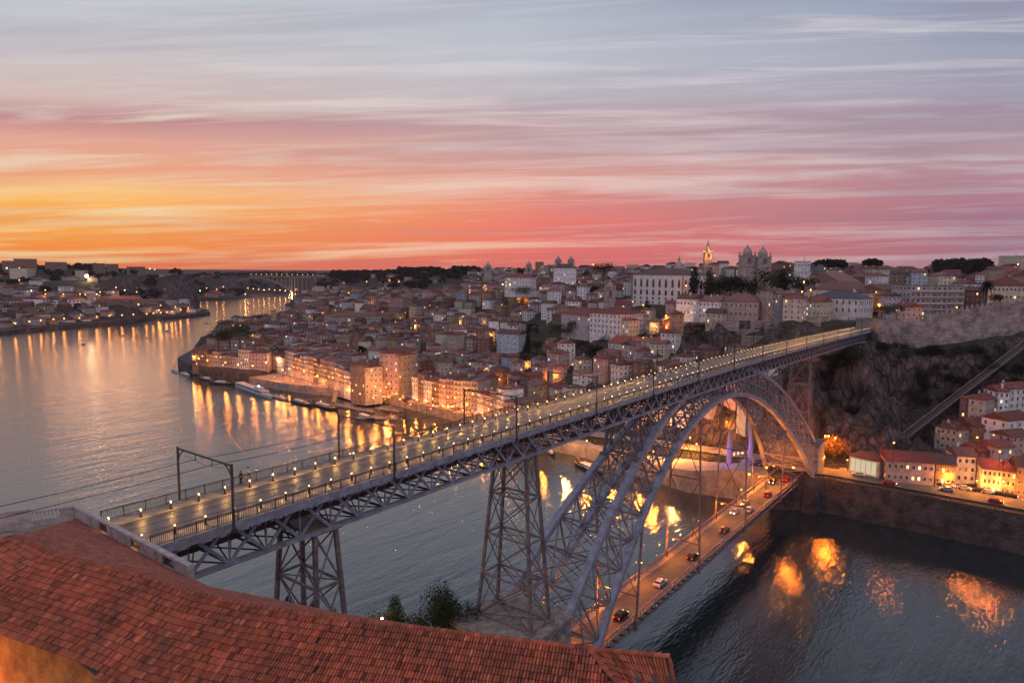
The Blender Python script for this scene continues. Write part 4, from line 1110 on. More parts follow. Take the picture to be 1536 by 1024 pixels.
pb(718,552,735,555,10,532,10,3,'pink','gx',label='pink house brightly lit by street lamps in a side lane',cat='house',cols=3)
pb(736,555,752,556,10,534,10,3,'yellow','gx',label='yellow house brightly lit by street lamps in a side lane',cat='house',cols=3)
# rows of narrow houses along photo lines
SEEN = []
def row(pts, z, hpx_, rowname, wr=(5.5,8.5), fl=(4,5), depth=13, colors=('grey','beige','pink','white','brown','ochre'), litp=.08, roofs=('gx','gx','hip'), fh=3.1, start=1):
    P = [gz(a, b_, z) for a, b_ in pts]; i_ = start; carry = 0
    for a, b_ in zip(P, P[1:]):
        L_ = (b_-a).length; u = (b_-a).normalized(); s = 0
        while s < L_-3:
            w_ = min(rc.uniform(*wr), L_-s)
            if L_-s-w_ < 3.2: w_ = L_-s
            n = rc.randint(*fl); c_ = colors[rc.randrange(len(colors))]
            building(a+u*s, a+u*(s+w_-.05), z, n*fh+rc.uniform(-.4,.6), depth+rc.uniform(-1,1), n, c_, roofs[rc.randrange(len(roofs))],
                     label='%s %d-storey tiled house, %s from the left %s' % (c_, n, ordn(i_), rowname), group='old town houses in rows', litp=litp, side=False, cols=max(2, int(w_/2.1)), wscale=(.95,1.6))
            tb = bpy.context.scene.collection.objects[-1] if False else LASTB[0]
            for fl_ in range(1, n): minst('balcony', BALC, tb, (0, -LASTB[1]/2-.02, fl_*LASTB[2]/n+.25), 0, (w_*.86, 1, 1))
            s += w_; i_ += 1
    return i_
row([(288,548),(330,550),(373,554)], 8, 0, 'on the headland terrace', fl=(3,5))
row([(428,556),(470,568),(530,586)], 8, 0, 'in the long riverside front', fl=(4,5))
row([(404,546),(426,530)], 9, 0, 'in the glowing side street', fl=(4,5), colors=('ochre','orange'))
row([(618,594),(668,606),(716,612)], 7, 0, 'along the back of the quay', fl=(3,5))
row([(716,612),(760,628),(806,640)], 8, 0, 'behind the deck lamps', fl=(3,5))
row([(430,540),(480,552),(528,566)], 10, 0, 'in the second riverside row', fl=(4,5))
row([(630,556),(668,548),(712,556)], 11, 0, 'behind the riverside square', fl=(3,4))
row([(300,536),(345,536),(400,538)], 9, 0, 'behind the headland terrace', fl=(3,5), depth=16, colors=('white','grey','pink','brown'))
# --- right bank houses under the cliff
gb_ = thing('glass_pavilion', tuple(gz(1295,712,13)), 'small boxy pavilion with lit glass front and flat red roof beside the road', 'pavilion', rz=math.atan2(*(lambda d: (d.y, d.x))(gz(1316,716,13)-gz(1272,706,13)))); hw_ = 5.5
q = MB(); q.box(-hw_, 0, -2, hw_, 9, 6.2); q.build('wall', wallmat('cream'), gb_); q = MB(); q.box(-hw_-.3, -.3, 6.2, hw_+.3, 9.3, 6.6); q.build('roof', ROOFS[0], gb_)
q = MB(); q.box(-hw_+.5, -.10, .6, hw_-.9, -.06, 5.6); gwin = q.build('glass_front', emis('green_white_glass', (.55,.62,.42), .55), gb_)
for k in range(6): q = MB(); x_ = -hw_+.5+(2*hw_-1.4)*k/5; q.box(x_-.07, -.2, .6, x_+.07, -.11, 5.6); q.build('mullion', FRAME, gb_)
pb(1329,722,1400,728,13,690,11,2,'pink','gx',rise=2.6,label='long grey-pink house with pale lit ground floor windows by the road',cat='house',cols=8,litp=.12,roofm=ROOFS[0])
pb(1402,728,1432,731,13,696,11,2,'brown','gx',rise=2.6,label='low house with yellow garage door right of the long one',cat='house',cols=4,litp=.1,roofm=ROOFS[2])
pb(1433,722,1462,724,14,684,10,3,'white','gx',rise=2.2,label='white house lit orange at its foot, with a tall gabled flank',cat='house',cols=3,roofm=ROOFS[2])
pb(1472,738,1500,741,13,703,10,3,'cream','gx',rise=2.5,label='cream house glowing orange, nearest the right road lamps',cat='house',cols=4,litp=.2,roofm=ROOFS[0])
pb(1500,741,1522,744,13,706,10,3,'ochre','hip',rise=2.5,label='ochre-washed house glowing orange right beside the cream one',cat='house',cols=3,litp=.2,roofm=ROOFS[0])
pb(1523,745,1548,748,13,700,10,3,'brown','gx',rise=2.5,label='brown house cut off by the right edge above the road',cat='house',cols=3,roofm=ROOFS[2])
pb(1409,672,1433,676,18,641,9,3,'beige','gx',rise=2.2,label='plain beige gabled house above the long roadside house',cat='house',cols=3,roofm=ROOFS[2])
pb(1434,676,1460,672,18,646,9,2,'beige','gx',rise=2.2,label='pale rear house lit by a yellow lamp above the roadside',cat='house',cols=3,roofm=ROOFS[0])
pb(1461,672,1509,668,19,640,11,2,'orange','gx',rise=2.5,label='orange house with two rows of dark windows on the slope',cat='house',cols=5,roofm=ROOFS[0])
pb(1510,660,1545,655,24,632,10,2,'white','gx',rise=2.5,label='white house with red roof near the right edge mid slope',cat='house',cols=3,roofm=ROOFS[0])
pb(1451,630,1476,634,28,597,10,3,'beige','hip',rise=2.2,label='pale polygonal house at the top left of the slope cluster',cat='house',cols=2,roofm=ROOFS[0])
pb(1477,632,1496,628,28,602,10,3,'brown','hip',rise=2,label='reddish-brown house behind the pale polygonal one',cat='house',cols=2,roofm=ROOFS[0])
pb(1497,616,1512,616,32,588,9,3,'white','gx',rise=2,label='left white gabled house of the highest pair on the slope',cat='house',cols=2,roofm=ROOFS[0])
pb(1513,614,1545,611,32,584,9,3,'white','gx',rise=2,label='right white gabled house of the highest pair on the slope',cat='house',cols=4,roofm=ROOFS[0])
pb(1468,702,1492,700,16,678,9,2,'dark red','gx',rise=2,label='dark red house wedged above the glowing cream house',cat='house',cols=2,roofm=ROOFS[0])
pb(1494,700,1520,698,17,672,9,2,'grey','gx',rise=2,label='grey house with one amber window mid slope',cat='house',cols=2,litp=.3,roofm=ROOFS[0])
pb(1516,682,1545,680,20,656,9,3,'pink','gx',rise=2,label='pinkish house against the right edge below the white one',cat='house',cols=3,roofm=ROOFS[1])
pb(1232,548,1256,542,40,530,10,2,'pink','gx',rise=2,label='small pinkish shed roofed house under the far end of the deck',cat='house',cols=2)
pb(1180,560,1225,556,0,540,10,2,'dark red','gx',rise=2.5,dist=(370,365),label='low red-roofed house seen between the far bridge pillars',cat='house',cols=4,roofm=ROOFS[0])
pb(1045,650,1070,655,6,632,8,2,'yellow','gx',rise=2,label='small yellow house glowing under the arch',cat='house',cols=4,litp=.3)
pb(1078,636,1118,640,10,618,10,2,'orange','gx',rise=2,label='orange-lit house seen through the arch near the blue pillars',cat='house',cols=5,litp=.2)

# ---------------------------------------------------------------- the rest of the town: houses on the slopes
KEEP = [(940,436,1032,468),(1030,484,1215,528),  # no houses: parks, plazas, cliffs, in photo coordinates
 (1225,500,1545,575),(1225,560,1440,690),(560,585,800,650),(1008,412,1180,446),(780,478,884,516),(850,505,905,545),(740,500,826,545),(1180,470,1310,545)]
def blocked(x_, y_, r_):
    for hx_, hy_, hr, (W, D, rz) in HOUSES:
        dx, dy = x_-hx_, y_-hy_
        if abs(dx)+abs(dy) > 140: continue
        c_, s_ = math.cos(-rz), math.sin(-rz); u, v = dx*c_-dy*s_, dx*s_+dy*c_
        if abs(u) < W/2+r_ and abs(v) < D/2+r_: return True
    return False
cand = []
rg = random.Random(77)
def grid(x0, x1, y0, y1, st, size):
    x_ = x0
    while x_ < x1:
        y_ = y0
        while y_ < y1:
            X_, Y_ = x_+rg.uniform(-.22,.22)*st, y_+rg.uniform(-.22,.22)*st; y_ += st
            if not land(X_, Y_): continue
            z_ = H(X_, Y_); q = px((X_, Y_, z_+6))
            if not q or q[0] < -60 or q[0] > 1600 or q[2] < 240: continue
            if polyd((X_, Y_), BANK) < 21 or polyd((X_, Y_), LEFT) < 26: continue
            if q[0] > 1150 and Y_ < 30 and X_ < 372: continue
            if any(a <= q[0] <= c_ and b_ <= q[1]+4 <= d_ for a, b_, c_, d_ in KEEP): continue
            if any(segd((X_,Y_), FLAT[f_][0][i], FLAT[f_][0][i+1])[0] < 13 for f_ in (0,1) for i in range(len(FLAT[f_][0])-1)): continue
            dist = math.hypot(X_-CAM.x, Y_-CAM.y)
            gr = wood(q[0], q[1], X_, Y_)
            if gr > rg.random(): continue
            W, D = rg.uniform(*size), rg.uniform(size[0], size[1]); fl = rg.choice((2,3,3,3,4,4,5)) if dist < 1000 else rg.choice((1,2,2,3))
            if blocked(X_, Y_, min(W, D)/2+1): continue
            # orientation: fronts face down the slope
            e = 8; gx, gy = H(X_+e, Y_)-H(X_-e, Y_), H(X_, Y_+e)-H(X_, Y_-e)
            rz = math.atan2(gy, gx)-PI/2 if math.hypot(gx, gy) > .4 else YAW-PI/2+.3
            rz = round((rz)/(PI/8))*PI/8+rg.uniform(-.12, .12)
            cand.append((W*fl/(dist*dist), X_, Y_, z_, W, D, fl, rz, dist, q[0]))
            HOUSES.append((X_, Y_, max(W,D)/2, (W, D, rz)))
        x_ += st
def wood(a, b_, X_, Y_):
    """how wooded this spot is, 0..1"""
    v = 0.0
    if 480 < a < 700 and b_ < 432: v = .93
    if a < 480 and Y_ > 1300: v = .72
    if a < 480 and b_ < 425: v = .8
    if a > 1290 and b_ < 420: v = .3
    if Y_ > 2300 or X_ > 1500: v = max(v, .85)
    return v
grid(262, 560, -10, 560, 12.0, (7.5,11.5))
grid(560, 1000, -60, 800, 15.0, (9,14))
grid(300, 560, 560, 800, 15.0, (9,14))
grid(1000, 1700, -200, 1400, 27.0, (12,22))
grid(0, 1400, 1000, 1700, 24.0, (11,20))
grid(0, 2400, 1700, 2700, 60.0, (18,42))
cand.sort(reverse=True)
NIND = 205
CN = ['white','white','white','cream','cream','pink','grey','grey','beige','beige','ochre','brown','pale blue','dark red','orange','pink']
ind = cand[:NIND]
ind.sort(key=lambda c_: c_[9])
zones = {}
for c_ in ind:
    _, X_, Y_, z_, W, D, fl, rz, dist, qx = c_
    zone = 'right behind the riverside rows' if dist < 470 else ('on the lower slope' if dist < 560 else ('on the middle slope' if dist < 680 else 'on the upper slopes'))
    if qx > 1150: zone = 'on the hill beyond the bridge'
    zones[zone] = zones.get(zone, 0)+1
    colr = rg.choice(CN); rk = rg.choice(('gx','gx','hip','gy'))
    u = Vector((math.cos(rz), math.sin(rz), 0)); v = Vector((-u.y, u.x, 0)); c0 = Vector((X_, Y_, 0))-v*(D/2)
    if (CAM-Vector((X_,Y_,0))).dot(-v) < 0: u = -u; v = -v; c0 = Vector((X_, Y_, 0))-v*(D/2)
    HB = HOUSES; n0 = len(HOUSES)
    building(c0-u*(W/2), c0+u*(W/2), z_-.5, fl*3.05, D, fl, colr, rk, label='%s %d-storey tiled house, %s from the left %s' % (colr, fl, ordn(zones[zone]), zone),
             group='houses on the slopes', litp=.07, cols=max(2, int(W/2.8)), side=dist < 520, base=8)
# everything smaller is one mass of roofs and walls
fm = MB(); fm.c = []; fr_ = MB(); fr_.c = []; fw_ = MB()
for c_ in cand[NIND:]:
    _, X_, Y_, z_, W, D, fl, rz, dist, qx = c_
    ca, sa = math.cos(rz), math.sin(rz); h = fl*3.05
    T = lambda x_, y_, zz: (X_+x_*ca-y_*sa, Y_+x_*sa+y_*ca, z_+zz)
    flat = rg.random() < (.1 if dist < 1100 else .3)
    if flat and dist > 1100 and rg.random() < .3: h *= 2.2; fl *= 2
    tmp = MB(); tmp.box(-W/2,-D/2,-8,W/2,D/2,h); fm.add([T(*p) for p in tmp.v], tmp.f); b_ = WALLC[rg.choice(CN)]; k_ = rg.uniform(.7,1.1); fm.c += [(b_[0]*k_, b_[1]*k_, b_[2]*k_)]*6
    tmp = MB(); roofmesh(tmp, -W/2, W/2, -D/2, D/2, h, 0 if flat else min(W,D)*.25, 'flat' if flat else rg.choice(('gx','hip','gy'))); k0 = len(tmp.f)
    fr_.add([T(*p) for p in tmp.v], tmp.f); k_ = rg.uniform(.6,1.25); b_ = rg.choice(((.17,.055,.048),(.14,.066,.055),(.1,.056,.056),(.2,.095,.09))); fr_.c += [((.16,.15,.16) if flat else (b_[0]*k_, b_[1]*k_, b_[2]*k_))]*k0
    if dist < 1500:
        toC = Vector((CAM.x-X_, CAM.y-Y_)); 
        for (nxx, nyy, half, wid, axis_) in ((0,-1,D/2,W,0),(0,1,D/2,W,0),(1,0,W/2,D,1),(-1,0,W/2,D,1)):
            wn_ = Vector((nxx*ca-nyy*sa, nxx*sa+nyy*ca))
            if wn_.dot(toC) <= 0: continue
            m_ = max(2, int(wid/3.2))
            for f_ in range(fl):
                for k in range(m_):
                    s_ = -wid/2+wid*(k+.5)/m_; zz = h*(f_+.5)/fl; o = half+.05
                    if axis_ == 0: pts = [(s_-.5, nyy*o, zz-.75),(s_+.5, nyy*o, zz-.75),(s_+.5, nyy*o, zz+.75),(s_-.5, nyy*o, zz+.75)]
                    else: pts = [(nxx*o, s_-.5, zz-.75),(nxx*o, s_+.5, zz-.75),(nxx*o, s_+.5, zz+.75),(nxx*o, s_-.5, zz+.75)]
                    fw_.add([T(*p) for p in pts], [(0,1,2,3)], 1 if rg.random() < .03 else 0)
one = (1,1,1)
FM = mat('far_plaster', one, .9, var=.25, scale=.3, vcol=True); FR = mat('far_tiles', one, .9, var=.3, scale=.6, vcol=True)
far = thing('distant_houses', (600, 300, 60), 'mass of small distant houses covering the hills behind', 'houses'); far['kind'] = 'stuff'; far['org'] = 1
for n_, b_, m_ in (('walls', fm, FM), ('roofs', fr_, FR), ('windows', fw_, [GLASS, LITW])):
    tag(b_.build(n_, m_, far), kind='stuff')
print('candidates', len(cand), 'individual', NIND)
# ---------------------------------------------------------------- trees
rf = random.Random(9)
def crown_mesh(name, kind, n, leaf, m):
    mb = MB(); lobes = []
    if kind == 'round':
        for _ in range(11): lobes.append((rf.uniform(-.28,.28), rf.uniform(-.28,.28), rf.uniform(.38,.82), rf.uniform(.17,.3)))
    elif kind == 'tall':
        for k in range(12): z_ = .2+.75*k/11; r_ = .2*(1-abs(z_-.45)*1.1); lobes.append((rf.uniform(-.1,.1)*(1.1-z_), rf.uniform(-.1,.1)*(1.1-z_), z_, max(.07, r_)))
    elif kind == 'cypress':
        for k in range(10): z_ = .12+.85*k/9; lobes.append((rf.uniform(-.02,.02), rf.uniform(-.02,.02), z_, .11*(1.25-z_)))
    elif kind == 'bush':
        for _ in range(8): lobes.append((rf.uniform(-.35,.35), rf.uniform(-.35,.35), rf.uniform(.2,.6), rf.uniform(.2,.32)))
    w_ = [l[3]**2 for l in lobes]
    for _ in range(n):
        x_, y_, z_, r_ = rf.choices(lobes, w_)[0]
        a, b_ = rf.uniform(0, 2*PI), rf.uniform(-1, 1); rr_ = r_*(rf.random()**.35)*rf.uniform(.8, 1.15)
        c_ = Vector((x_+rr_*math.cos(a)*math.sqrt(1-b_*b_), y_+rr_*math.sin(a)*math.sqrt(1-b_*b_), z_+rr_*b_*.9))
        nrm = Vector((rf.gauss(0,1), rf.gauss(0,1), rf.gauss(.4,1))).normalized(); t = nrm.orthogonal().normalized(); q = nrm.cross(t); s_ = leaf*rf.uniform(.6,1.3)
        mb.add([c_-t*s_, c_+q*s_*.5, c_+t*s_, c_-q*s_*.5], [(0,1,2,3)])
    return mb.mesh(name, [m])
def trunk_mesh(kind):
    mb = MB(); top = {'round':.55,'tall':.7,'cypress':.3,'bush':.25}[kind]
    mb.tube((0,0,-.1), (0,0,top*.6), .035, .024, 7); mb.tube((0,0,top*.6), (.02,.01,top), .024, .01, 6)
    for k in range(5 if kind != 'bush' else 2):
        a = k*2.4; mb.tube((0,0,top*(.4+.1*k)), (.18*math.cos(a), .18*math.sin(a), top*(.75+.08*k)), .012, .005, 5)
    return mb.mesh('trunk', [BARK])
CR = {}
def tree(P, h, label, kind='round', dense=1, m=LEAF, wide=1.0, group=None, name=None):
    key = (kind, dense, m.name)
    if key not in CR:
        n, lf = {0:(260,.055), 1:(1100,.03), 2:(4200,.0165)}[dense]
        CR[key] = (crown_mesh('crown', kind, n, lf, m), trunk_mesh(kind))
    t = thing(name or {'round':'tree','tall':'tree','cypress':'cypress_tree','bush':'bush'}[kind], tuple(P), label, 'bush' if kind == 'bush' else 'tree', group, rf.uniform(0, 6.28))
    minst('crown', CR[key][0], t, scale=(h*wide, h*wide, h)); minst('trunk', CR[key][1], t, scale=(h, h, h))
    return t
def tz(x_, y_): return H(x_, y_)-.4
# near bank trees seen over the roof ridge
P = gz(575, 985, 8)
def near_tree(x_, ytop, dist, h, label, kind='round', m=LEAF, wide=1.0, dense=2):
    P = gd(x_, ytop, dist); P.z -= h; return tree(P, h, label, kind, dense, m, wide)
near_tree(593, 894, 118, 12, 'small dark green tree above the roof ridge beside a yellow lamp', 'tall', LEAF, 1.0)
near_tree(648, 878, 116, 14, 'left bushy tree of the pair by the stone bridge footing', 'round', LEAF, .75)
near_tree(680, 883, 114, 13, 'right bushy tree of the pair by the stone bridge footing', 'round', LEAF, .8)
near_tree(628, 918, 118, 6, 'low olive bush in front of the tree pair', 'bush', LEAF_Y, 1.3)
near_tree(573, 900, 112, 8, 'bush lit bright yellow by a hidden lamp above the ridge', 'bush', LEAF_Y, 1.0)
for i, (x_, y_, w_) in enumerate(((408,900,.8),(432,895,.7),(452,903,.8),(472,899,.7),(500,912,.8))):
    near_tree(x_, y_, 84+4*i, 8, 'dark twiggy tree top behind the roof ridge, %s from the left under the first pier' % ordn(i+1), 'tall', LEAF_D, w_)
P = gd(573, 928, 108); lp = thing('garden_lamp', (P.x, P.y, P.z-4), 'small yellow lamp glowing beside the lit bush', 'lamp'); q = MB(); q.tube((0,0,0),(0,0,4),.05,.04,6); q.build('post', BLACK, lp); q = MB(); q.ball((0,0,4.1),.22,8,5); q.build('globe', SODW, lp); dl_ = (CAM-P).normalized()
for sx in (-1.5, 1.5): point(lp, (dl_.x*2.6+sx*.5, dl_.y*2.6-sx*.5, 4.6), 900, (1,.66,.06), .3)
# trees in the town
T_ = [(1040,455,400,490,11,'tall',LEAF_D,'dark conifer beside the right flank of the palace'),(1062,455,402,500,14,'tall',LEAF,'pale green loose tree right of the dark conifer'),
 (1078,452,415,500,15,'round',LEAF_D,'large dark tree in the crest park, first right of the loose one'),(1095,452,409,505,17,'round',LEAF_D,'large dark tree in the crest park, second right of the loose one'),(1113,452,409,500,17,'round',LEAF_D,'large dark tree in the crest park below the cathedral towers'),(1128,454,418,500,13,'round',LEAF_D,'dark rounded tree at the right end of the crest park'),
 (1160,450,400,520,14,'round',LEAF,'broad mid green tree right of the cathedral'),(1172,455,405,500,13,'tall',LEAF_D,'dark upright tree above the yellow narrow house'),(1201,452,408,480,11,'round',LEAF_D,'very dark round tree left of the floodlit house'),
 (1495,462,437,440,9,'round',LEAF_D,'black round tree beside the tall palm'),(1344,478,455,400,8,'round',LEAF,'leafy street tree glowing amber near the rampart tower'),(1322,480,456,410,8,'round',LEAF,'second leafy street tree left of the amber one'),
 (791,530,487,500,9,'cypress',LEAF_D,'tall dark cypress beside the blue-grey warehouse'),(840,505,482,520,9,'bush',LEAF,'bright green shrub below the seminary terrace, left'),(862,503,477,520,10,'round',LEAF_D,'dark tree left of the seminary block'),(876,500,478,515,8,'tall',LEAF_D,'slender dark tree by the seminary corner'),
 (920,512,492,500,9,'bush',LEAF_D,'dark clipped shrub under the seminary windows'),(944,510,490,495,9,'bush',LEAF_D,'second dark shrub under the seminary windows'),(970,486,450,520,10,'tall',LEAF_D,'dark palm-like tree at the steps below the palace'),
 (892,548,512,450,12,'round',LEAF_D,'wide dark tree left of the long white building'),(805,530,508,500,10,'round',LEAF_D,'dark tree right of the cypress'),(818,545,520,480,10,'bush',LEAF,'green terrace thicket below the cypress, left'),(780,548,520,480,11,'bush',LEAF,'green terrace thicket below the cypress, right'),
 (760,545,527,480,10,'bush',LEAF_Y,'olive terrace thicket above the lit lane'),(836,585,562,420,9,'bush',LEAF_D,'dark garden thicket left of the deck by the lamp'),(858,592,565,415,10,'bush',LEAF_D,'dark garden thicket beside the deck railing'),(875,580,556,420,10,'round',LEAF_D,'dark garden tree beside the far walkway'),
 (608,606,593,435,7,'round',LEAF_D,'black round tree on the plaza among the parasols'),(720,500,486,760,12,'bush',LEAF_D,'dark shrub by the white lamp right of the golden hall'),(705,503,488,740,12,'bush',LEAF_D,'dark shrub by the cream block'),
 (603,494,486,800,10,'bush',LEAF_D,'shrub silhouetted before the golden hall'),(360,520,484,560,12,'round',LEAF,'large tree on the headland, right of the group'),(345,522,490,570,12,'round',LEAF,'large tree on the headland, middle of the group'),(328,524,492,580,12,'round',LEAF,'large tree on the headland, left of the group'),
 (1250,690,650,300,9,'round',LEAF_LIT,'bushy tree with orange lamp glow in its leaf colour at the cliff foot, left'),(1264,690,654,303,9,'round',LEAF_LIT,'bushy tree with orange lamp glow in its leaf colour at the cliff foot, right'),(1318,718,700,292,5,'bush',LEAF,'small dark bush between pavilion and long house'),
 (1062,600,585,380,9,'bush',LEAF_D,'dark shrub seen through the arch top'),(790,440,425,760,14,'bush',LEAF_D,'dark hanging garden below the white church, right'),(775,440,427,760,14,'bush',LEAF_D,'dark hanging garden below the white church, left'),(905,420,390,800,12,'round',LEAF_D,'rounded tree on the skyline left of the palace')]
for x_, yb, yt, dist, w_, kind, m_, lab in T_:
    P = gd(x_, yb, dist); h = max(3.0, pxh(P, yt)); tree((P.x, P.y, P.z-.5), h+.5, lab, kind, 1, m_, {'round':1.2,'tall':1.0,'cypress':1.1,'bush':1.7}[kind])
for i in range(40):
    x_ = rf.uniform(1025, 1225); y_ = rf.uniform(486, 530)-(x_-1025)*.06; dist = 470-(y_-480)*1.0
    P = gd(x_, y_, dist); tree((P.x, P.y, H(P.x, P.y)-.6), rf.uniform(3, 6), 'dark garden bush on the terraces above the far deck', 'bush', 1, rf.choice((LEAF_D, LEAF)), 1.5, group='garden bushes on the terraces')
for i in range(14):
    x_ = 1030+15*i; y_ = 488+(i*37 % 5)*7; P = gd(x_, y_, 462-(y_-480)); P.z = H(P.x, P.y); t = thing('garden_wall', tuple(P), 'grey stone terrace wall below the crest houses, %s from the left' % ordn(i+1), 'wall', 'terrace walls', YAW-PI/2+.2*(i % 3-1)); q = MB(); q.box(-7-(i%3)*2, -.4, -3, 7, .4, 3.0+(i%2)); q.build('wall', RAMP, t)
# green slope right of the cliff and above the tunnel side: shrubs
for i in range(150):
    x_ = rf.uniform(1235, 1535); y_ = rf.uniform(512, 585) if x_ > 1300 else rf.uniform(530, 640)
    if 1285 < x_ < 1370 and y_ > 545: continue
    dist = 400-(y_-500)*.55 if x_ > 1300 else 360-(y_-530)*.3
    P = gd(x_, y_, dist); z_ = H(P.x, P.y); tree((P.x, P.y, z_-.6), rf.uniform(3, 6.5), 'dark scrub bush on the steep slope beside the cliff', 'bush', 1, rf.choice((LEAF_D, LEAF, LEAF_D)), 1.5, group='scrub bushes on the cliff slope')
# palm
P = gd(1478, 462, 430); h = pxh(P, 425); t = thing('palm_tree', tuple(P), 'tall palm with a drooping dark head above the rampart', 'palm'); q = MB(); q.tube((0,0,-1),(0,0,h),.55,.4,8); q.build('trunk', BARK, t)
q = MB()
for k in range(46):
    a = k*2.399; el_ = .9-1.9*(k/46); l_ = 4.2; p0 = Vector((0,0,h)); prev = p0
    for s_ in range(1, 6):
        u = s_/5; p = p0+Vector((math.cos(a)*math.cos(el_), math.sin(a)*math.cos(el_), math.sin(el_)))*l_*u+Vector((0,0,-2.6*u*u)); q.bar(prev, p, .8*(1-u*.6), .07); prev = p
q.build('crown', LEAF_D, t)
# far woods
def woods(name, spots, label, lf=1.0, m=LEAF_D, hz=(7, 13)):
    mb = MB()
    for (x_, y_, z_, R_) in spots:
        h = rf.uniform(*hz); n = 26
        for _ in range(n):
            a, b_ = rf.uniform(0, 2*PI), rf.uniform(-.6, 1); r_ = R_*rf.random()**.4
            c_ = Vector((x_+r_*math.cos(a)*math.sqrt(1-b_*b_), y_+r_*math.sin(a)*math.sqrt(1-b_*b_), z_+h*.55+h*.5*b_))
            nrm = Vector((rf.gauss(0,1), rf.gauss(0,1), rf.gauss(.5,1))).normalized(); t = nrm.orthogonal().normalized(); q_ = nrm.cross(t); s_ = R_*.42*lf*rf.uniform(.6,1.3)
            mb.add([c_-t*s_, c_+q_*s_*.7, c_+t*s_, c_-q_*s_*.7], [(0,1,2,3)])
    tag(mb.build(name, m), label, 'woods', kind='stuff')
sp = []
for _ in range(9000):
    X_, Y_ = rf.uniform(-100, 3600), rf.uniform(-600, 3600)
    if not land(X_, Y_): continue
    z_ = H(X_, Y_); q = px((X_, Y_, z_+5))
    if not q or q[2] < 560 or q[0] < -40 or q[0] > 1580: continue
    if polyd((X_, Y_), LEFT) < 22 or polyd((X_, Y_), BANK) < 20: continue
    g_ = wood(q[0], q[1], X_, Y_)
    if rf.random() > max(.10, g_): continue
    if blocked(X_, Y_, 1): continue
    sp.append((X_, Y_, z_, rf.uniform(4.5, 9)*(1 if q[2] < 1200 else 1.7)))
woods('distant_woods', sp, 'dark mass of woodland covering the far hills')
print('woods', len(sp))
for (x0_, x1_, yb, dist, yt) in ((600,658,412,1700,402),(500,600,418,2000,407),(1405,1480,412,1200,391),(1230,1262,402,900,392),(1302,1318,398,1000,391),(680,718,412,1500,401)):
    sp = []
    for k in range(int((x1_-x0_)*1.6)):
        P = gd(rf.uniform(x0_, x1_), yb, dist+rf.uniform(-60, 60)); sp.append((P.x, P.y, P.z, 11*dist/1700+2))
    woods('hilltop_woods', sp, {600:'rounded dark grove on the hilltop left of the crest',500:'long dark wooded ridge above the river bend',1405:'dark hedge of trees on the right skyline',1230:'small grove behind the gabled hall',1302:'tiny dark grove on the skyline above the rampart',680:'low dark grove left of the broad stone tower'}[x0_], 1.0, hz=(pxh(gd(x0_,yb,dist), yt)*.7, pxh(gd(x0_,yb,dist), yt)*1.05))

# skyline blocks on the far left hills
for i, (a, b_, yb, yt, dist, lab) in enumerate(((3,20,403,391,2000,'far grey housing slab at the left edge of the skyline'),(21,56,403,388,2000,'largest far housing slab on the left skyline'),(68,101,405,393,1950,'far low housing slab right of the largest one'),(139,158,402,395,1900,'small far block with a lit roof on the left skyline'),(160,178,404,396,1900,'far white terraced block behind the lit roof'),(190,218,407,400,1850,'far pale block right of the white terraced one'),(246,262,413,405,2200,'far faint tower block above the left wooded hill'),(318,330,413,408,2600,'tiny far block on the horizon left of the far bridge'),(1452,1490,405,0,0,''))[:8]):
    pb(a, yb, b_, yb, 0, yt, 25, 5, 'brown', 'flat', dist=(dist, dist), label=lab, cat='apartment block', name='apartment_block', wins=False, chim=False, base=30)
# long white warehouses on the left bank
for a, b_, yb, yt, lab in ((10,62,461,449,'long white warehouse with pitched roofs on the left bank, leftmost'),(64,84,459,446,'white gabled house between the left bank warehouses'),(86,130,459,447,'second long white warehouse on the left bank'),(160,215,460,447,'long dull warehouse roof in the middle of the left bank')):
    pb(a, yb, b_, yb-1, 0, yt+3, 30, 2, 'white' if a < 150 else 'brown', 'gx', dist=(1330, 1360), rise=6, label=lab, cat='warehouse', name='warehouse', cols=max(3, int((b_-a)/5)), wscale=(3,3.5), side=False, chim=False, base=14)

# ---------------------------------------------------------------- street lamps through the town
rp0 = random.Random(12)
LAMPS = [ # x, y of the light, ground height, power scale, where
 (290,534,8),(298,537,8),(311,540,8),(338,543,8),(357,546,8),(379,548,8),(399,543,9),(415,537,9),(424,554,6),(434,552,6),(456,556,7),(476,563,7),(499,566,7),
 (563,579,7),(579,580,7),(584,575,8),(642,586,7),(625,599,6),(640,600,6),(672,595,6),(683,596,6),(672,608,6),(723,619,6),(650,607,6),(700,606,6),(540,590,6),(520,585,6),(600,598,6),(560,596,6),
 (730,552,11),(742,551,11),(761,553,12),(588,489,17),(560,497,17),(642,481,22),(623,488,20),(684,508,18),(724,486,24),(754,426,70),(765,426,70),(727,437,55),(598,422,60),(550,422,60),(584,420,62),(523,439,35),
 (890,396,90),(949,452,60),(965,457,60),(999,473,50),(1000,489,46),(965,506,38),(974,553,20),(951,542,26),(827,562,16),(1029,428,70),(1206,422,76),(1216,434,72),(1203,437,72),
 (1318,456,61),(1331,451,61),(1355,444,63),(1345,465,61),(1435,460,62),(1437,408,80),(1527,396,85),(1238,653,16),(1243,653,16),(1341,663,20),(1334,674,15),(1466,655,21),(1473,692,15),(1500,676,20),(1253,656,16),
 (1035,655,6),(1045,665,6),(1090,632,12),(1100,629,12),(1010,668,6),(980,676,6),(1124,710,8),(960,660,6),(920,655,6),(880,660,6),(1150,700,12),(850,645,6),(815,635,7),(1190,700,12)]
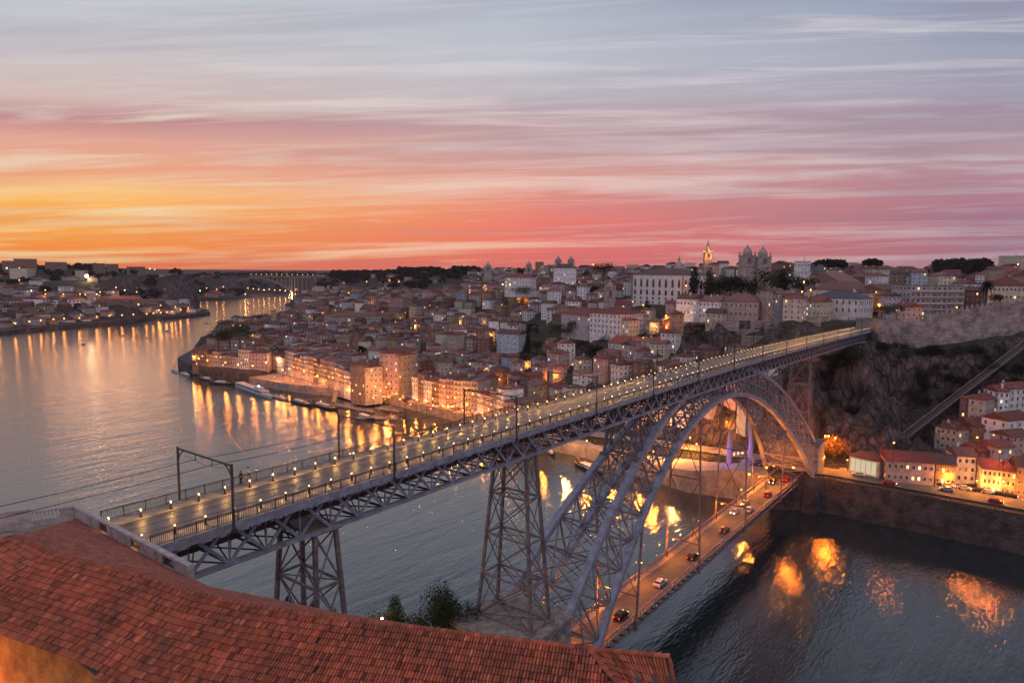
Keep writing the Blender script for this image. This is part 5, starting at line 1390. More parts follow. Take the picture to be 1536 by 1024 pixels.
def lampt(x_, y_, zg, h=8.0):
    """the ground point of a lamp whose globe is seen at x_, y_: globe height is zg + h"""
    z_ = zg+h
    if CAM.z-z_ < 3: P = gd(x_, y_, 800)
    else:
        P = gz(x_, y_, z_)
        if math.hypot(P.x-CAM.x, P.y-CAM.y) > 1000: P = gd(x_, y_, 900)
    return P
for i, (x_, y_, zg) in enumerate(LAMPS):
    P = lampt(x_, y_, zg); dist = math.hypot(P.x-CAM.x, P.y-CAM.y); zg_ = P.z-8
    side = 'among the riverside houses' if dist < 480 and x_ < 800 else ('on the slopes of the old town' if x_ < 1010 else ('along the right bank' if y_ > 600 else 'on the hill beyond the bridge'))
    pw = (14000 if (x_ > 840 and zg < 9) else 4600 if (y_ > 572 and x_ < 800) else (4200 if x_ < 800 else 5000)) if zg <= 13 else 3800
    if x_ > 1460 and y_ > 600: pw = 9000 if x_ == 1473 else 3000
    if x_ in (1341,): pw = 1200
    if 1235 < x_ < 1256: pw = 9000 if x_ == 1238 else 3000
    if x_ == 1334: pw = 9000
    street_lamp(P.x, P.y, zg_, 'amber street lamp, number %s from the left %s' % (ordn(1+sum(1 for q in LAMPS if q[0] < x_)), side), h=8, power=pw, r=.34 if dist < 480 else .55, color=(1,.21,.015) if (x_ > 1180 and y_ > 600) else ((1,.28,.03) if i % 7 else (1,.45,.12)))
for k_ in range(10):  # unseen low lamps added to make the right road glow orange
    street_lamp(252.8, -9-8.2*k_, 13.1, 'added low amber fill lamp by the right road, %s from the bridge' % ordn(k_+1), h=4.3, power=4200, r=.16, arm=(-.9,0), group='added fill lamps along the right road')
nb_ = 0  # extra lamps added at random among the houses for their amber glow
for c_ in sorted(cand[:700], key=lambda c_: c_[9]):
    if nb_ >= 60 or rp0.random() > .16 or c_[9] > 1150: continue
    _, X_, Y_, z_, W, D, fl, rz, dist, qx = c_
    v = Vector((CAM.x-X_, CAM.y-Y_, 0)).normalized()*(max(W, D)*.5+2.2); nb_ += 1
    street_lamp(X_+v.x, Y_+v.y, H(X_+v.x, Y_+v.y)-.3, 'added amber glow lamp among the stacked houses, %s from the left of the hillside' % ordn(nb_), h=6.5, power=2100, r=.32, group='added glow lamps on the hillside')
k_ = 0  # low lamps added across the plaza to give it an orange glow
for (a, b_) in ((480,572),(505,578),(530,582),(548,589),(565,592),(588,597),(604,602),(622,604),(636,609),(652,610),(664,616),(680,617),(694,623),(708,624),(724,632),(742,637),(520,590),(578,606),(616,614),(646,621),(470,566),(450,563),(412,571),(440,577),(465,583),(490,587),(428,566),(455,572),(480,578),(503,590),(535,594)):
    k_ += 1; P = gz(a, b_, 5.6); t = thing('plaza_fill_lamp', tuple(P), 'added low amber fill lamp on the plaza, %s of the string' % ordn(k_), 'fill lamp', 'added fill lamps on the plaza'); q = MB(); q.tube((0,0,0),(0,0,3.4),.05,.04,6); q.lathe((0,0,3.4),[(.12,0),(.2,.05),(.05,.2)],6); q.build('post', BLACK, t); q = MB(); q.ball((0,0,3.2),.22,8,5); q.build('globe', SOD, t); point(t, (.5,-.5,3.1), 1900, (1,.27,.03), .25)
LB = [(2,493),(27,493),(48,490),(65,488),(84,486),(100,485),(123,484),(149,482),(168,480),(187,479),(204,478),(224,477),(234,476),(245,475),(254,474),(262,473),(275,470),(286,467)]
for i, (x_, y_) in enumerate(LB):
    P = gz(x_, y_+2, 6); t = thing('street_lamp', (P.x, P.y+8, 5), 'amber lamp on the opposite promenade, %s from the left edge' % ordn(i+1), 'street lamp', 'promenade lamps on the opposite bank')
    q = MB(); q.tube((0,0,0), (0,0,9), .2, .15, 5); q.build('post', BLACK, t); q = MB(); q.ball((0,0,9.5), .95, 8, 5); q.build('globe', SOD, t); point(t, (0,3,8), 2600, (1,.30,.03), .9)
LH = [(15,478),(37,483),(52,481),(63,480),(47,436),(68,435),(68,441),(95,441),(145,441),(170,438),(174,431),(166,428),(187,435),(187,427),(201,427),(211,428),(223,430),(205,438),(241,458),(263,460),(238,465),(29,420),(52,424),(8,425),(10,402),(29,402),(34,406),(109,410),(112,419),(108,421),(120,441),(128,442),(225,403),(232,404),(150,438),(58,430),
      (300,436),(310,432),(325,434),(335,430),(330,444),(345,445),(352,444),(360,443),(368,441),(372,432),(380,433),(388,434),(396,435),(404,434),(412,435),(420,435),(428,436),(436,437),(444,434),(455,436),(462,438),(443,441),(458,442),(474,444)]
for i, (x_, y_) in enumerate(LH):
    if x_ > 290: dist = 2150+(x_-300)*2
    else: dist = 1350 if y_ > 430 else (1700 if y_ > 410 else 1950)
    if x_ > 435 : dist = 1700
    P = gd(x_, y_, dist)
    t = thing('street_lamp', (P.x, P.y, P.z-8), 'distant amber lamp, %s in order from the left edge on the far hills' % ordn(i+1), 'street lamp', 'distant lamps on the far hills')
    q = MB(); q.tube((0,0,-4), (0,0,8), .25, .2, 5); q.build('post', BLACK, t); q = MB(); q.ball((0,0,8), .9*dist/1350, 6, 4); q.build('globe', SOD if i % 4 else SODW, t)
    point(t, (0,2,6), 3000, (1,.32,.05), 1.0)
P = gd(130, 414, 1650); t = thing('floodlight', tuple(P), 'brilliant white-gold floodlight shining on the left hill', 'floodlight'); q = MB(); q.tube((0,0,-16),(0,0,0),.4,.3,6); q.build('mast', BLACK, t); q = MB(); q.ball((0,0,0), 3.2, 10, 6); q.build('lamp_head', emis('flood', (1,.85,.5), 15), t); point(t, (-2,-6,-2), 30000, (1,.6,.25), 2)

# ---------------------------------------------------------------- far arch bridge
A = gz(440, 437.5, 0); dirv = Vector((-Rt.x, -Rt.y, 0)).normalized()*-1
zt = A.z+pxh(A, 414.5)
fbz = thing('far_arch_bridge', (A.x, A.y, 0), 'distant concrete arch bridge with lamp-lined deck at the river bend', 'bridge')
CON = mat('concrete', (.22,.19,.17), .8, var=.2, scale=.05)
rzf = math.atan2(dirv.y, dirv.x); fbz.rotation_euler = (0,0,rzf)
q = MB(); q.box(-165, -9, zt-4, 92, 9, zt); q.build('deck', CON, fbz)
q = MB(); n = 20
for i in range(n):
    f_ = lambda u: (-270*u+-6, 0, 2+(zt-9)*(1-(2*u-1)**2))
    for y_ in (-6, 6): a, b_ = f_(i/n), f_((i+1)/n); q.bar((a[0],y_,a[2]), (b_[0],y_,b_[2]), 7, 4)
q.build('arch', CON, fbz)
for k in range(7):
    x_ = -12-16*k; u = (-x_-6)/270; q = MB(); q.box(x_-1.2, -8, 2+(zt-9)*(1-(2*u-1)**2), x_+1.2, 8, zt-4); q.build('column', CON, fbz)
for k in range(5): x_ = 20+17*k; q = MB(); q.box(x_-1.2, -8, -2, x_+1.2, 8, zt-4); q.build('column', CON, fbz)
for x_ in (-3, 9): q = MB(); q.box(x_-2.5, -10, -2, x_+2.5, 10, zt-4); q.build('pylon', CON, fbz)
point(fbz, (3, -30, 4), 16000, (1,.62,.2), 2); point(fbz, (3, -60, 30), 9000, (1,.6,.25), 2)
q = MB()
for k in range(13): q.ball((-160+20*k, -9, zt+7), 1.1, 6, 4)
q.build('deck_lamp', SOD, fbz)

# ---------------------------------------------------------------- rampart and its tower
wl_pts = [(1340,488,520),(1372,480,520),(1410,473,515),(1440,466,512),(1470,460,506),(1500,455,500),(1545,449,492)]
ws = []
for k, (x_, yt, yb) in enumerate(wl_pts):
    dist = 398+k*3; Pt = gd(x_, yt, dist); Pb_ = gd(x_, yb, dist); ws.append((Pt, Pb_.z))
wall = thing('rampart', tuple(ws[0][0]), 'medieval grey stone rampart with pointed merlons climbing the hill on the right', 'wall'); wall['org'] = 1
q = MB(); me_ = MB()
for (a, za), (b_, zb) in zip(ws, ws[1:]):
    u = (b_-a); u.z = 0; u.normalize(); nn = Vector((-u.y, u.x, 0))*1.3
    q.add([(a.x,a.y,za-14),(b_.x,b_.y,zb-14),(b_.x,b_.y,b_.z),(a.x,a.y,a.z),(a.x+nn.x,a.y+nn.y,za-14),(b_.x+nn.x,b_.y+nn.y,zb-14),(b_.x+nn.x,b_.y+nn.y,b_.z),(a.x+nn.x,a.y+nn.y,a.z)], [(0,1,2,3),(5,4,7,6),(3,2,6,7),(0,3,7,4),(1,5,6,2)])
    n = int((b_-a).length/1.9)
    for k in range(n):
        c_ = a.lerp(b_, (k+.5)/n); rz_ = math.atan2(u.y, u.x); me_.cbox((c_.x+nn.x*.3, c_.y+nn.y*.3, c_.z+.55), 1.0, .6, 1.1, rz_); o = len(me_.v)
        t_ = c_+Vector((nn.x*.3, nn.y*.3, 0)); uu = u*.5; vv = Vector((nn.x, nn.y, 0)).normalized()*.3; zz = Vector((0,0,1.103))
        me_.add([t_-uu-vv+zz, t_+uu-vv+zz, t_+uu+vv+zz, t_-uu+vv+zz, t_+Vector((0,0,1.85))], [(0,1,4),(1,2,4),(2,3,4),(3,0,4)])
q.build('wall', RAMP, wall); me_.build('merlons', RAMP, wall)
P = gd(1326, 527, 392); h = pxh(P, 483); tw = thing('rampart_tower', tuple(P), 'square stone tower at the end of the rampart beside the far deck end', 'tower', rz=YAW+.1); q = MB(); q.box(-5,-5,-12,5,5,h); q.build('shaft', RAMP, tw)
q = MB()
for k in range(6):
    for (x_, y_) in ((-4.6+1.84*k,-4.7),(-4.6+1.84*k,4.7),(-4.7,-4.6+1.84*k),(4.7,-4.6+1.84*k)): q.box(x_-.45,y_-.3,h,x_+.45,y_+.3,h+1.3)
q.build('merlons', RAMP, tw); q = MB(); q.box(-1.2,-5.03,h*.45,-.4,-4.98,h*.45+1.2); q.box(1.6,-5.03,h*.62,2.2,-4.98,h*.62+1.0); q.build('opening', BLACK, tw)
# funicular incline
A = gz(1337, 672, 17); B = gd(1545, 512, 400); fu = thing('funicular_incline', tuple(A), 'dark straight funicular viaduct slanting up the hillside', 'funicular track'); fu['org'] = 1
u = (B-A); us = Vector((u.x,u.y,0)).normalized(); nn = Vector((-us.y, us.x, 0))
q = MB(); q.bar(A, B, 3.2, .8); q.build('track_bed', IRON_D, fu)
for s in (-1, 1):
    q = MB(); q.bar(A+nn*1.8*s+Vector((0,0,1.1)), B+nn*1.8*s+Vector((0,0,1.1)), .35, .25); 
    for k in range(60): p = A.lerp(B, k/60)+nn*1.8*s; q.bar(p, p+Vector((0,0,1.1)), .1)
    q.build('handrail', IRON_P, fu)
for k in range(1, 12):
    p = A.lerp(B, k/12); g_ = H(p.x, p.y); 
    if p.z-g_ > .5: q = MB(); q.bar((p.x,p.y,g_-2), (p.x,p.y,p.z), 1.6, .8); q.build('support', IRON_D, fu)
# old suspension bridge pillars lit blue
BLUE = mat('blue_lit_stone', (.3,.28,.3), .8, var=.2)
for i, (x_, y_) in enumerate(((1093,705),(1125,700))):
    P = gz(x_, y_, 7.5); h = pxh(P, 645+i*0); t = thing('stone_obelisk', tuple(P), 'tapering stone pillar lit deep blue behind the arch, the %s one' % ('left' if i == 0 else 'right'), 'pillar', 'blue lit pillars'); q = MB(); q.lathe((0,0,-3), [(1.7,0),(1.6,3),(1.2,3.2),(.9,h+2.2),(1.3,h+2.3),(1.2,h+3)], 8); q.build('shaft', BLUE, t)
    d = (CAM-P).normalized(); 
    for zz in (3, h*.55): point(t, (d.x*3.5-1, d.y*3.5+1.0, zz), 750, (.08,.06,1), .3)
q = MB(); P = gz(1108, 690, 10); pb(1097, 700, 1122, 696, 6, 676, 8, 2, 'grey', 'flat', label='low glazed hall with lit windows between the blue pillars', cat='building', name='large_building', cols=4, litp=.9, wscale=(2.4,3), side=False)
# ---------------------------------------------------------------- boats
HULL = mat('dark_hull', (.02,.018,.018), .5, var=.3); HULLW = mat('white_hull', (.5,.48,.5), .45, var=.15); WOOD = mat('boat_wood', (.16,.09,.05), .7, var=.4, scale=2)
def loft(mb, L_, W, H_, bow=1.0, sheer=.6, n=12, m=0, y0=0.0):
    rows = []
    for i in range(n+1):
        u = i/n; x_ = -L_/2+L_*u; w_ = W/2*min(1, (1-abs(2*u-1)**(3.2))*1.02+.02)
        if u < .5: w_ = max(w_, W/2*.62) if bow > 1.5 else w_
        s_ = sheer*(2*u-1)**4; rows.append([(x_, -w_, H_+s_), (x_, -w_*.8, .05), (x_, 0, -.35), (x_, w_*.8, .05), (x_, w_, H_+s_)])
    v = [p for r_ in rows for p in r_]; f = []
    for i in range(n):
        for j in range(4): f.append((i*5+j, i*5+j+1, (i+1)*5+j+1, (i+1)*5+j))
        f.append((i*5, (i+1)*5, (i+1)*5+4, i*5+4))
    mb.add(v, f, m)
def boat(xa, ya, xb, yb, W, label, kind='rabelo', H_=1.1):
    A, B = gz(xa, ya, 0), gz(xb, yb, 0); c = (A+B)/2; d = B-A; L_ = d.length
    t = thing({'rabelo':'wooden_river_boat','cruise':'river_cruise_boat','motor':'motor_boat','ship':'moored_ship'}[kind], (c.x, c.y, .0), label, 'boat', None, math.atan2(d.y, d.x))
    q = MB(); loft(q, L_, W, H_, 1.0, {'rabelo':1.2,'cruise':.5,'motor':.4,'ship':.8}[kind]); q.build('hull', HULLW if kind in ('cruise','motor') else HULL, t)
    if kind == 'rabelo':
        q = MB(); q.box(-L_*.22, -W*.3, H_, L_*.12, W*.3, H_+.9); q.box(-L_*.24, -W*.36, H_+.9, L_*.14, W*.36, H_+1.05); q.build('canopy', FRAME, t)
        q = MB(); q.box(-L_*.45, -W*.15, H_+.2, -L_*.36, W*.15, H_+2.2); q.bar((-L_*.36,0,H_+1.6), (-L_*.62,0,.2), .2, .1); q.build('steering_stand', WOOD, t)
        for s in (-1, 1):
            q = MB(); n = 12
            for i in range(n): 
                f_ = lambda u: (-L_/2+L_*u, s*W/2*min(1,(1-abs(2*u-1)**3.2)*1.02+.02), H_+1.2*(2*u-1)**4+.05); q.bar(f_(i/n), f_((i+1)/n), .12, .12)
            q.build('gunwale', FRAME, t)
    elif kind in ('cruise', 'ship'):
        q = MB(); q.box(-L_*.38, -W*.4, H_, L_*.34, W*.4, H_+2.0); q.build('cabin', HULLW, t); q = MB(); q.box(-L_*.36, -W*.42, H_+.7, L_*.32, W*.42, H_+1.6); q.build('cabin_windows', GLASS, t)
        q = MB(); q.box(-L_*.39, -W*.43, H_+2.0, L_*.35, W*.43, H_+2.15); q.build('upper_deck', HULLW, t)
        q = MB(); q.box(L_*.1, -W*.25, H_+2.15, L_*.24, W*.25, H_+3.9); q.build('wheelhouse', HULLW, t)
        q = MB()
        for i in range(24):
            x_ = -L_*.38+L_*.7*i/23
            for s in (-1, 1): q.bar((x_, s*W*.42, H_+2.15), (x_, s*W*.42, H_+3.1), .05)
        for s in (-1, 1): q.bar((-L_*.38, s*W*.42, H_+3.1), (L_*.32, s*W*.42, H_+3.1), .07)
        q.build('railing', FRAME, t); q = MB(); q.ball((L_*.17,0,H_+4.2), .35, 8, 5); q.build('lamp', emis('white_lamp', (.8,.85,1), 25), t)
    else:
        q = MB(); q.box(-L_*.18, -W*.3, H_, L_*.12, W*.3, H_+.9); q.build('cabin', HULLW, t); q = MB(); q.box(-L_*.14, -W*.32, H_+.35, L_*.10, W*.32, H_+.75); q.build('cabin_windows', GLASS, t)
    return t
boat(353, 578, 408, 598, 6.5, 'long white river cruise boat with railed top deck moored at the quay', 'cruise', 1.6)
boat(315, 574, 352, 577, 5.0, 'dark wooden boat moored under the headland wall', 'rabelo')
boat(300, 568, 322, 572, 3.5, 'small dark boat moored left of the headland jetty', 'rabelo')
boat(435, 600, 468, 610, 4.2, 'dark wooden boat with pale canopy, left of the long pair', 'rabelo')
boat(467, 605, 507, 616, 5.0, 'large dark wooden boat with white rim and pale canopy', 'rabelo')
boat(534, 622, 562, 632, 4.0, 'wooden boat moored by the right-hand pontoon', 'rabelo')
boat(820, 677, 832, 684, 2.4, 'tiny rowing boat seen under the deck truss', 'rabelo', .6)
boat(862, 695, 905, 712, 4.5, 'long dark wooden boat behind the arch foot', 'rabelo')
boat(266, 541, 281, 543, 3.6, 'white motor boat off the tip of the headland', 'motor')
boat(257, 555, 267, 559, 3.2, 'small grey motor boat left of the headland wall', 'motor')
boat(272, 560, 284, 564, 3.2, 'small grey motor boat nearest the headland wall', 'motor')
boat(306, 485, 314, 485, 4, 'white motor boat cruising in mid river', 'motor')
boat(122, 517, 128, 516, 3, 'small dark speedboat far left on the open river', 'motor')
boat(247, 497, 253, 496, 3, 'small boat drifting in the red reflection', 'motor')
boat(428, 457, 442, 459, 9, 'white ship moored near the river bend, left', 'ship', 2.5)
boat(443, 458, 460, 460, 9, 'white ship moored near the river bend, right', 'ship', 2.5)
# pontoons and gangways
PON = mat('pontoon_deck', (.2,.17,.16), .7, var=.3)
for i, (a, b_, w_, lab) in enumerate((((600,617),(566,612),5,'upper floating pontoon beside the plaza quay'),((595,628),(534,627),4,'long thin floating pontoon by the wooden boats'),((500,607),(560,618),3,'narrow floating pontoon behind the large wooden boat'),((430,600),(400,592),3,'short pontoon at the stern of the cruise boat'))):
    A, B = gz(*a, .5), gz(*b_, .5); t = thing('pontoon', tuple(A), lab, 'pontoon'); t['org'] = 1
    q = MB(); q.bar(A, B, w_, .8); q.build('platform', PON, t)
    u = (B-A).normalized(); nn = Vector((-u.y,u.x,0))
    q = MB()
    for s in (-1,1):
        q.bar(A+nn*s*w_*.48+Vector((0,0,1.3)), B+nn*s*w_*.48+Vector((0,0,1.3)), .1)
        for k in range(12): p = A.lerp(B, k/11)+nn*s*w_*.48; q.bar(p, p+Vector((0,0,1.3)), .08)
    q.build('railing', FRAME, t)
A = gz(592, 606, 5.3); B = gz(566, 616, 1.2); t = thing('gangway', tuple(A), 'sloping gangway from the plaza quay down to the pontoon', 'gangway'); t['org'] = 1; q = MB(); q.bar(A, B, 2.6, .3); q.build('walkway', PON, t)
A = gz(505, 585, 5.3); B = gz(500, 603, 1.2); t = thing('gangway', tuple(A), 'sloping gangway by the large wooden boat', 'gangway'); t['org'] = 1; q = MB(); q.bar(A, B, 2.6, .3); q.build('walkway', PON, t)

# ---------------------------------------------------------------- plaza: parasols and people
PARA = [mat('parasol_white', (.55,.5,.45), .8, var=.1), mat('parasol_rust', (.45,.16,.07), .8, var=.1), mat('parasol_cream', (.5,.38,.22), .8, var=.1)]
pm = []
for m_ in PARA:
    q = MB(); q.lathe((0,0,2.2), [(1.7,0),(1.65,.08),(.9,.5),(.06,.85)], 8); pm.append(q.mesh('canopy', [m_]))
q = MB(); q.tube((0,0,0), (0,0,3.0), .05, .04, 6); q.tube((0,0,0), (0,0,.08), .4, .35, 8); pole_me = q.mesh('pole', [FRAME])
rp = random.Random(4); spots = []
qpl = [(458,573),(500,583),(545,596),(585,604),(640,612),(690,624),(740,636)]
def quaypt(u, v):
    a, b_ = [(470,572),(560,592),(640,606),(716,622)], None
    seg_ = u*3; i = min(2, int(seg_)); t = seg_-i; x_ = a[i][0]+(a[i+1][0]-a[i][0])*t; y_ = a[i][1]+(a[i+1][1]-a[i][1])*t
    return gz(x_, y_+v, 5.5)
for k in range(64):
    P = quaypt(rp.random(), rp.uniform(-3, 6)); z_ = 5.55
    if any((P.x-a)**2+(P.y-b_)**2 < 12 for a, b_ in spots): continue
    spots.append((P.x, P.y)); n = len(spots); c_ = rp.randrange(3)
    t = thing('parasol', (P.x, P.y, z_), '%s café parasol on the crowded riverside plaza' % ('white','rust red','cream')[c_], 'parasol', 'café parasols on the plaza'+(' white',' rust',' cream')[c_])
    minst('canopy', pm[c_], t); minst('pole', pole_me, t)
# people: skinned figures, baked once each and shared
def skin_mesh(name, verts, edges, radii, m, sub=1):
    me = bpy.data.meshes.new(name+'_src'); me.from_pydata(verts, edges, []); o = bpy.data.objects.new(name+'_src', me); col.objects.link(o)
    md = o.modifiers.new('Skin', 'SKIN'); md.use_smooth_shade = True
    if not me.skin_vertices: return None
    for i, r_ in enumerate(radii): me.skin_vertices[0].data[i].radius = (r_, r_)
    me.skin_vertices[0].data[0].use_root = True
    s_ = o.modifiers.new('Sub', 'SUBSURF'); s_.levels = sub; s_.render_levels = sub
    dg = bpy.context.evaluated_depsgraph_get(); out = bpy.data.meshes.new_from_object(o.evaluated_get(dg)); out.name = name
    out.materials.clear(); out.materials.append(m); bpy.data.objects.remove(o); bpy.data.meshes.remove(me)
    return out
SKIN = mat('skin', (.42,.25,.18), .6, var=.1); HAIR = mat('hair_dark', (.02,.015,.012), .6); 
def figure(stride=.25, armbend=.2):
    V = [(0,0,.95),(0,0,1.12),(0,0,1.32),(0,0,1.44),(0,.0,1.52),(0,-.01,1.62),(0,-.01,1.70)]; E_ = [(0,1),(1,2),(2,3),(3,4),(4,5),(5,6)]; R = [.13,.115,.14,.09,.055,.085,.06]
    def ad(p, j, r_): V.append(p); E_.append((j, len(V)-1)); R.append(r_); return len(V)-1
    for s in (-1, 1):
        k = s*stride; h = ad((s*.1,0,.90),0,.095); kn = ad((s*.11,-k*.5-.02,.50),h,.062); an = ad((s*.11,-k+.03,.09),kn,.04); ad((s*.11,-k-.12,.05),an,.035)
        sh = ad((s*.17,0,1.40),2,.06); el_ = ad((s*.22,k*.3,1.14),sh,.042); wr = ad((s*.22,k*.5-armbend,.93),el_,.03); pa = ad((s*.22,k*.5-armbend-.02,.86),wr,.03)
        for f_ in range(4): a = ad((s*.22+(f_-1.5)*.014, k*.5-armbend-.03,.80-.004*abs(f_-1.5)),pa,.0085); ad((s*.22+(f_-1.5)*.014, k*.5-armbend-.045,.765),a,.007)
        ad((s*.22-s*.03,k*.5-armbend-.05,.83),pa,.009)
    body = skin_mesh('body', V, E_, R, SKIN)
    return body
def clothes(m1, m2, stride=.25, armbend=.2):
    V = [(0,0,1.0),(0,0,1.15),(0,0,1.32),(0,0,1.43)]; E_ = [(0,1),(1,2),(2,3)]; R = [.15,.135,.16,.10]
    for s in (-1, 1): k = s*stride; V += [(s*.17,0,1.41),(s*.22,k*.3,1.15)]; E_ += [(2,len(V)-2),(len(V)-2,len(V)-1)]; R += [.075,.058]
    top = skin_mesh('shirt', V, E_, R, m1)
    V = [(0,0,.98)]; E_ = []; R = [.145]
    for s in (-1, 1): k = s*stride; V += [(s*.1,0,.90),(s*.11,-k*.5-.02,.50),(s*.11,-k+.03,.12)]; n = len(V); E_ += [(0,n-3),(n-3,n-2),(n-2,n-1)]; R += [.11,.078,.06]
    return top, skin_mesh('trousers', V, E_, R, m2)
CL = [mat('cloth_dark', (.02,.02,.025), .9), mat('cloth_pale', (.5,.48,.46), .9), mat('cloth_tan', (.32,.2,.12), .9), mat('cloth_red', (.25,.05,.05), .9)]
bodyA = figure(); sets = [clothes(CL[0], CL[0]), clothes(CL[1], CL[0]), clothes(CL[2], CL[0]), clothes(CL[1], CL[2]), clothes(CL[3], CL[0])]
q = MB(); q.ball((0,.02,1.69), .098, 10, 6, sz=1.0); q.ball((0,.05,1.63), .08, 8, 5); hair_me = q.mesh('hair', [HAIR], True)
q = MB(); q.lathe((0,0,0), [(.001,0),(.012,.01),(.001,.02)], 5)
def person(P, rz, k, label, group=None, s=1.0, face=False):
    t = thing('person', tuple(P), label, 'person', group, rz)
    for nm, me in (('body', bodyA), ('shirt', sets[k][0]), ('trousers', sets[k][1]), ('hair', hair_me)):
        if me: minst(nm, me, t, scale=(s, s, s))
    if face:
        q = MB()
        for sx in (-1, 1): q.ball((sx*.03,-.095,1.66), .01, 6, 4)
        q.build('eyes', CL[0], t); q = MB(); q.bar((0,-.09,1.66), (0,-.115,1.62), .02, .02); q.box(-.022,-.092,1.585,.022,-.082,1.593); q.build('nose_and_mouth', SKIN, t)
    return t
def onfar(x_, y_): 
    d = Fw+Rt*((x_-768)/F_PX)-Up*((y_-512)/F_PX); t = (62.15-CAM.z)/d.z; return CAM+d*t
P = onfar(362, 727); person((P.x, P.y, zd(P.x)+.1), PI/2+.2, 0, 'person in dark clothes walking on the far walkway, left of the two', s=1.02, face=True)
P = onfar(373, 722); person((P.x, P.y, zd(P.x)+.1), PI/2-.6, 3, 'person in pale top and tan trousers standing on the far walkway', s=1.06, face=True)
for k in range(95):
    if k < 70: P = quaypt(rp.random(), rp.uniform(-4, 7)); z_ = 5.42
    else: P = gz(rp.uniform(735, 800), rp.uniform(640, 646), 6); z_ = 5.6
    c_ = rp.randrange(5)
    person((P.x, P.y, z_), rp.uniform(0, 6.28), c_, '%s standing in the riverside plaza crowd' % ('person all in dark clothes','person in pale top and dark trousers','person in tan top and dark trousers','person in pale top and tan trousers','person in red top and dark trousers')[c_], 'people on the plaza %d' % c_)

# ---------------------------------------------------------------- cars
TYRE = mat('tyre', (.02,.02,.02), .9); CG = mat('car_glass', (.01,.012,.015), .08, spec=.8)
HL = emis('headlight', (1,.82,.5), 9); TL = emis('taillight', (1,.03,.01), 4)
PAINT = {'white':(.6,.58,.56),'silver':(.35,.35,.37),'dark':(.02,.02,.025),'red':(.35,.02,.02),'blue':(.03,.05,.14)}
carm = {}
def carmesh(c_):
    if c_ in carm: return carm[c_]
    pm_ = mat('car_paint_'+c_, PAINT[c_], .25, .3, var=.05)
    b_ = MB(); prof = [(-2.1,.3),(-2.15,.75),(-1.7,.95),(-.9,1.02),(1.75,.98),(2.1,.8),(2.12,.3)]
    def ext(mb, pr_, w0, w1):
        n = len(pr_); v = [(x_,-w0 if z_ < 1 else -w1,z_) for x_, z_ in pr_]+[(x_,w0 if z_ < 1 else w1,z_) for x_, z_ in pr_]; mb.add(v, [tuple(range(n)), tuple(range(n,2*n))[::-1]]+[(i,n+i,n+(i+1)%n,(i+1)%n) for i in range(n)])
    ext(b_, prof, .86, .86); ext(b_, [(-.75,1.44),(-.6,1.47),(1.1,1.45),(1.3,1.38),(1.2,1.36),(-.7,1.36)], .66, .66)
    for x_ in (-.72,.25,1.25):
        for s in (-1,1): b_.bar((x_*1.15,s*.84,1.0), (x_,s*.66,1.4), .08)
    g_ = MB(); v = [(-1.05,-.82,1.0),(1.6,-.82,.98),(1.6,.82,.98),(-1.05,.82,1.0),(-.68,-.64,1.38),(1.22,-.64,1.38),(1.22,.64,1.38),(-.68,.64,1.38)]; g_.add(v, [(0,3,2,1),(4,5,6,7),(0,1,5,4),(1,2,6,5),(2,3,7,6),(3,0,4,7)])
    w_ = MB(); w_.tube((0,-.1,0),(0,.1,0),.31,.31,12)
    h_ = MB(); h_.box(-2.19,-.14,.6,-2.12,.14,.76); t_ = MB(); t_.box(2.10,-.14,.66,2.17,.14,.82)
    carm[c_] = (b_.mesh('body', [pm_]), g_.mesh('windows', [CG]), w_.mesh('wheel', [TYRE]), h_.mesh('headlight', [HL]), t_.mesh('taillight', [TL]))
    return carm[c_]
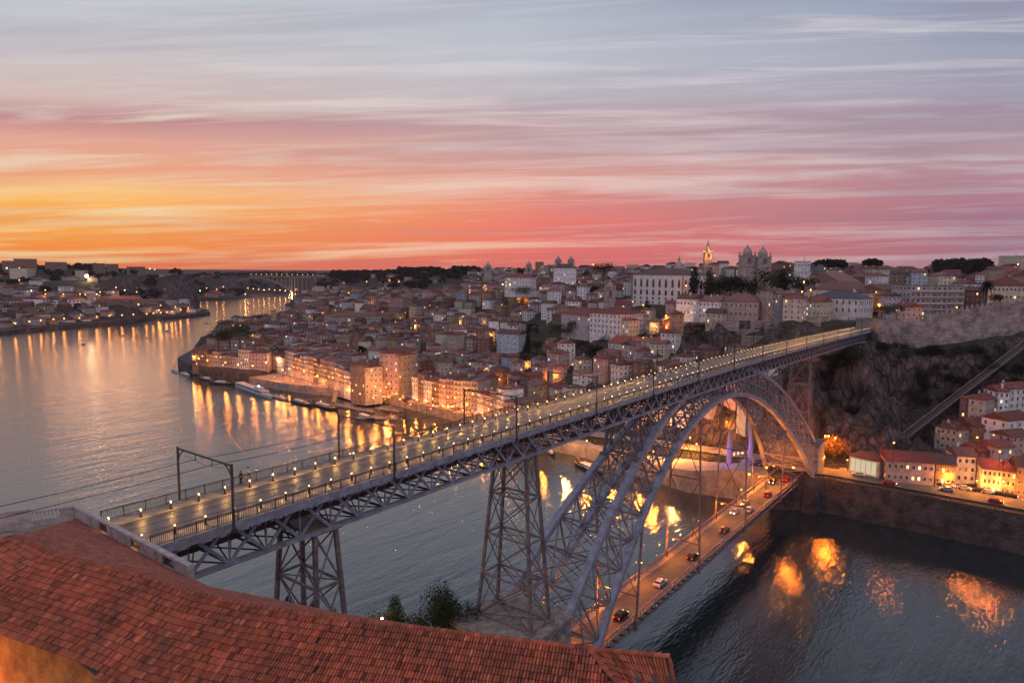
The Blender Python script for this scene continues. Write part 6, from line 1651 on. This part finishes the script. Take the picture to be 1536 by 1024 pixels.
def car(P, rz, c_, label, group, lights=True):
    B = carmesh(c_); t = thing('parked_car' if not lights else 'car', tuple(P), label, 'car', group, rz)
    minst('body', B[0], t); minst('windows', B[1], t)
    for x_ in (-1.3, 1.3):
        for s in (-1,1): minst('wheel', B[2], t, (x_, s*.78, .31))
    for s in (-1,1): minst('headlight', B[3], t, (0, s*.62, 0)); minst('taillight', B[4], t, (0, s*.66, 0))
    if lights: point(t, (-3.2,0,.9), 16, (1,.8,.5), .15); point(t, (3.0,0,.9), 5, (1,.05,.02), .15)
    return t
# local -x is the front
for i, (x_, s, c_) in enumerate(((101,-1,'dark'),(121,-1,'white'),(141,-1,'dark'),(165,-1,'dark'),(187,-1,'white'),(206,-1,'red'),(228,-1,'red'),(182,1,'white'),(192,1,'silver'),(222,1,'dark'))):
    car((x_, 1.5*s, ZL), PI if s < 0 else 0, c_, '%s car on the lower deck, %s from the roof side in the %s lane' % (c_, ordn(i+1 if s < 0 else i-6), 'near' if s < 0 else 'far'), 'cars on the lower deck')
for i, (x_, y_, c_) in enumerate(((1318,718,'dark'),(1331,722,'dark'),(1347,722,'red'),(1362,724,'silver'),(1400,733,'dark'),(1420,735,'white'),(1445,736,'white'),(1470,735,'dark'),(1482,741,'white'),(1500,744,'dark'),(1515,745,'dark'))):
    P = gz(x_, y_, 13.1); P.x = min(P.x, 253.6); car((253.2, P.y, 13.14), PI/2, c_, '%s car parked by the houses, %s from the left along the right road' % (c_, ordn(i+1)), 'cars parked along the right road', False)
for i, (y_, c_) in enumerate(((-22,'white'),(-33,'red'),(-50,'silver'),(-64,'red'))): car((243.5 if i % 2 else 248, y_, 13.03), PI/2 if i % 2 else -PI/2, c_, '%s car driving on the right road, %s from the bridge' % (c_, ordn(i+1)), 'cars on the right road')
if USE_HAZE:
    hz = MB(); hz.box(-200, -700, -8, 4200, 4200, 150)
    HZM = bpy.data.materials.new('haze'); HZM.use_nodes = True; nt = HZM.node_tree; nt.nodes.remove(nt.nodes['Principled BSDF'])
    pv = nt.nodes.new('ShaderNodeVolumePrincipled'); pv.inputs['Density'].default_value = HAZE; pv.inputs['Color'].default_value = (.72,.58,.68,1)
    nt.links.new(pv.outputs[0], nt.nodes['Material Output'].inputs['Volume'])
    tag(hz.build('haze', HZM), kind='stuff')
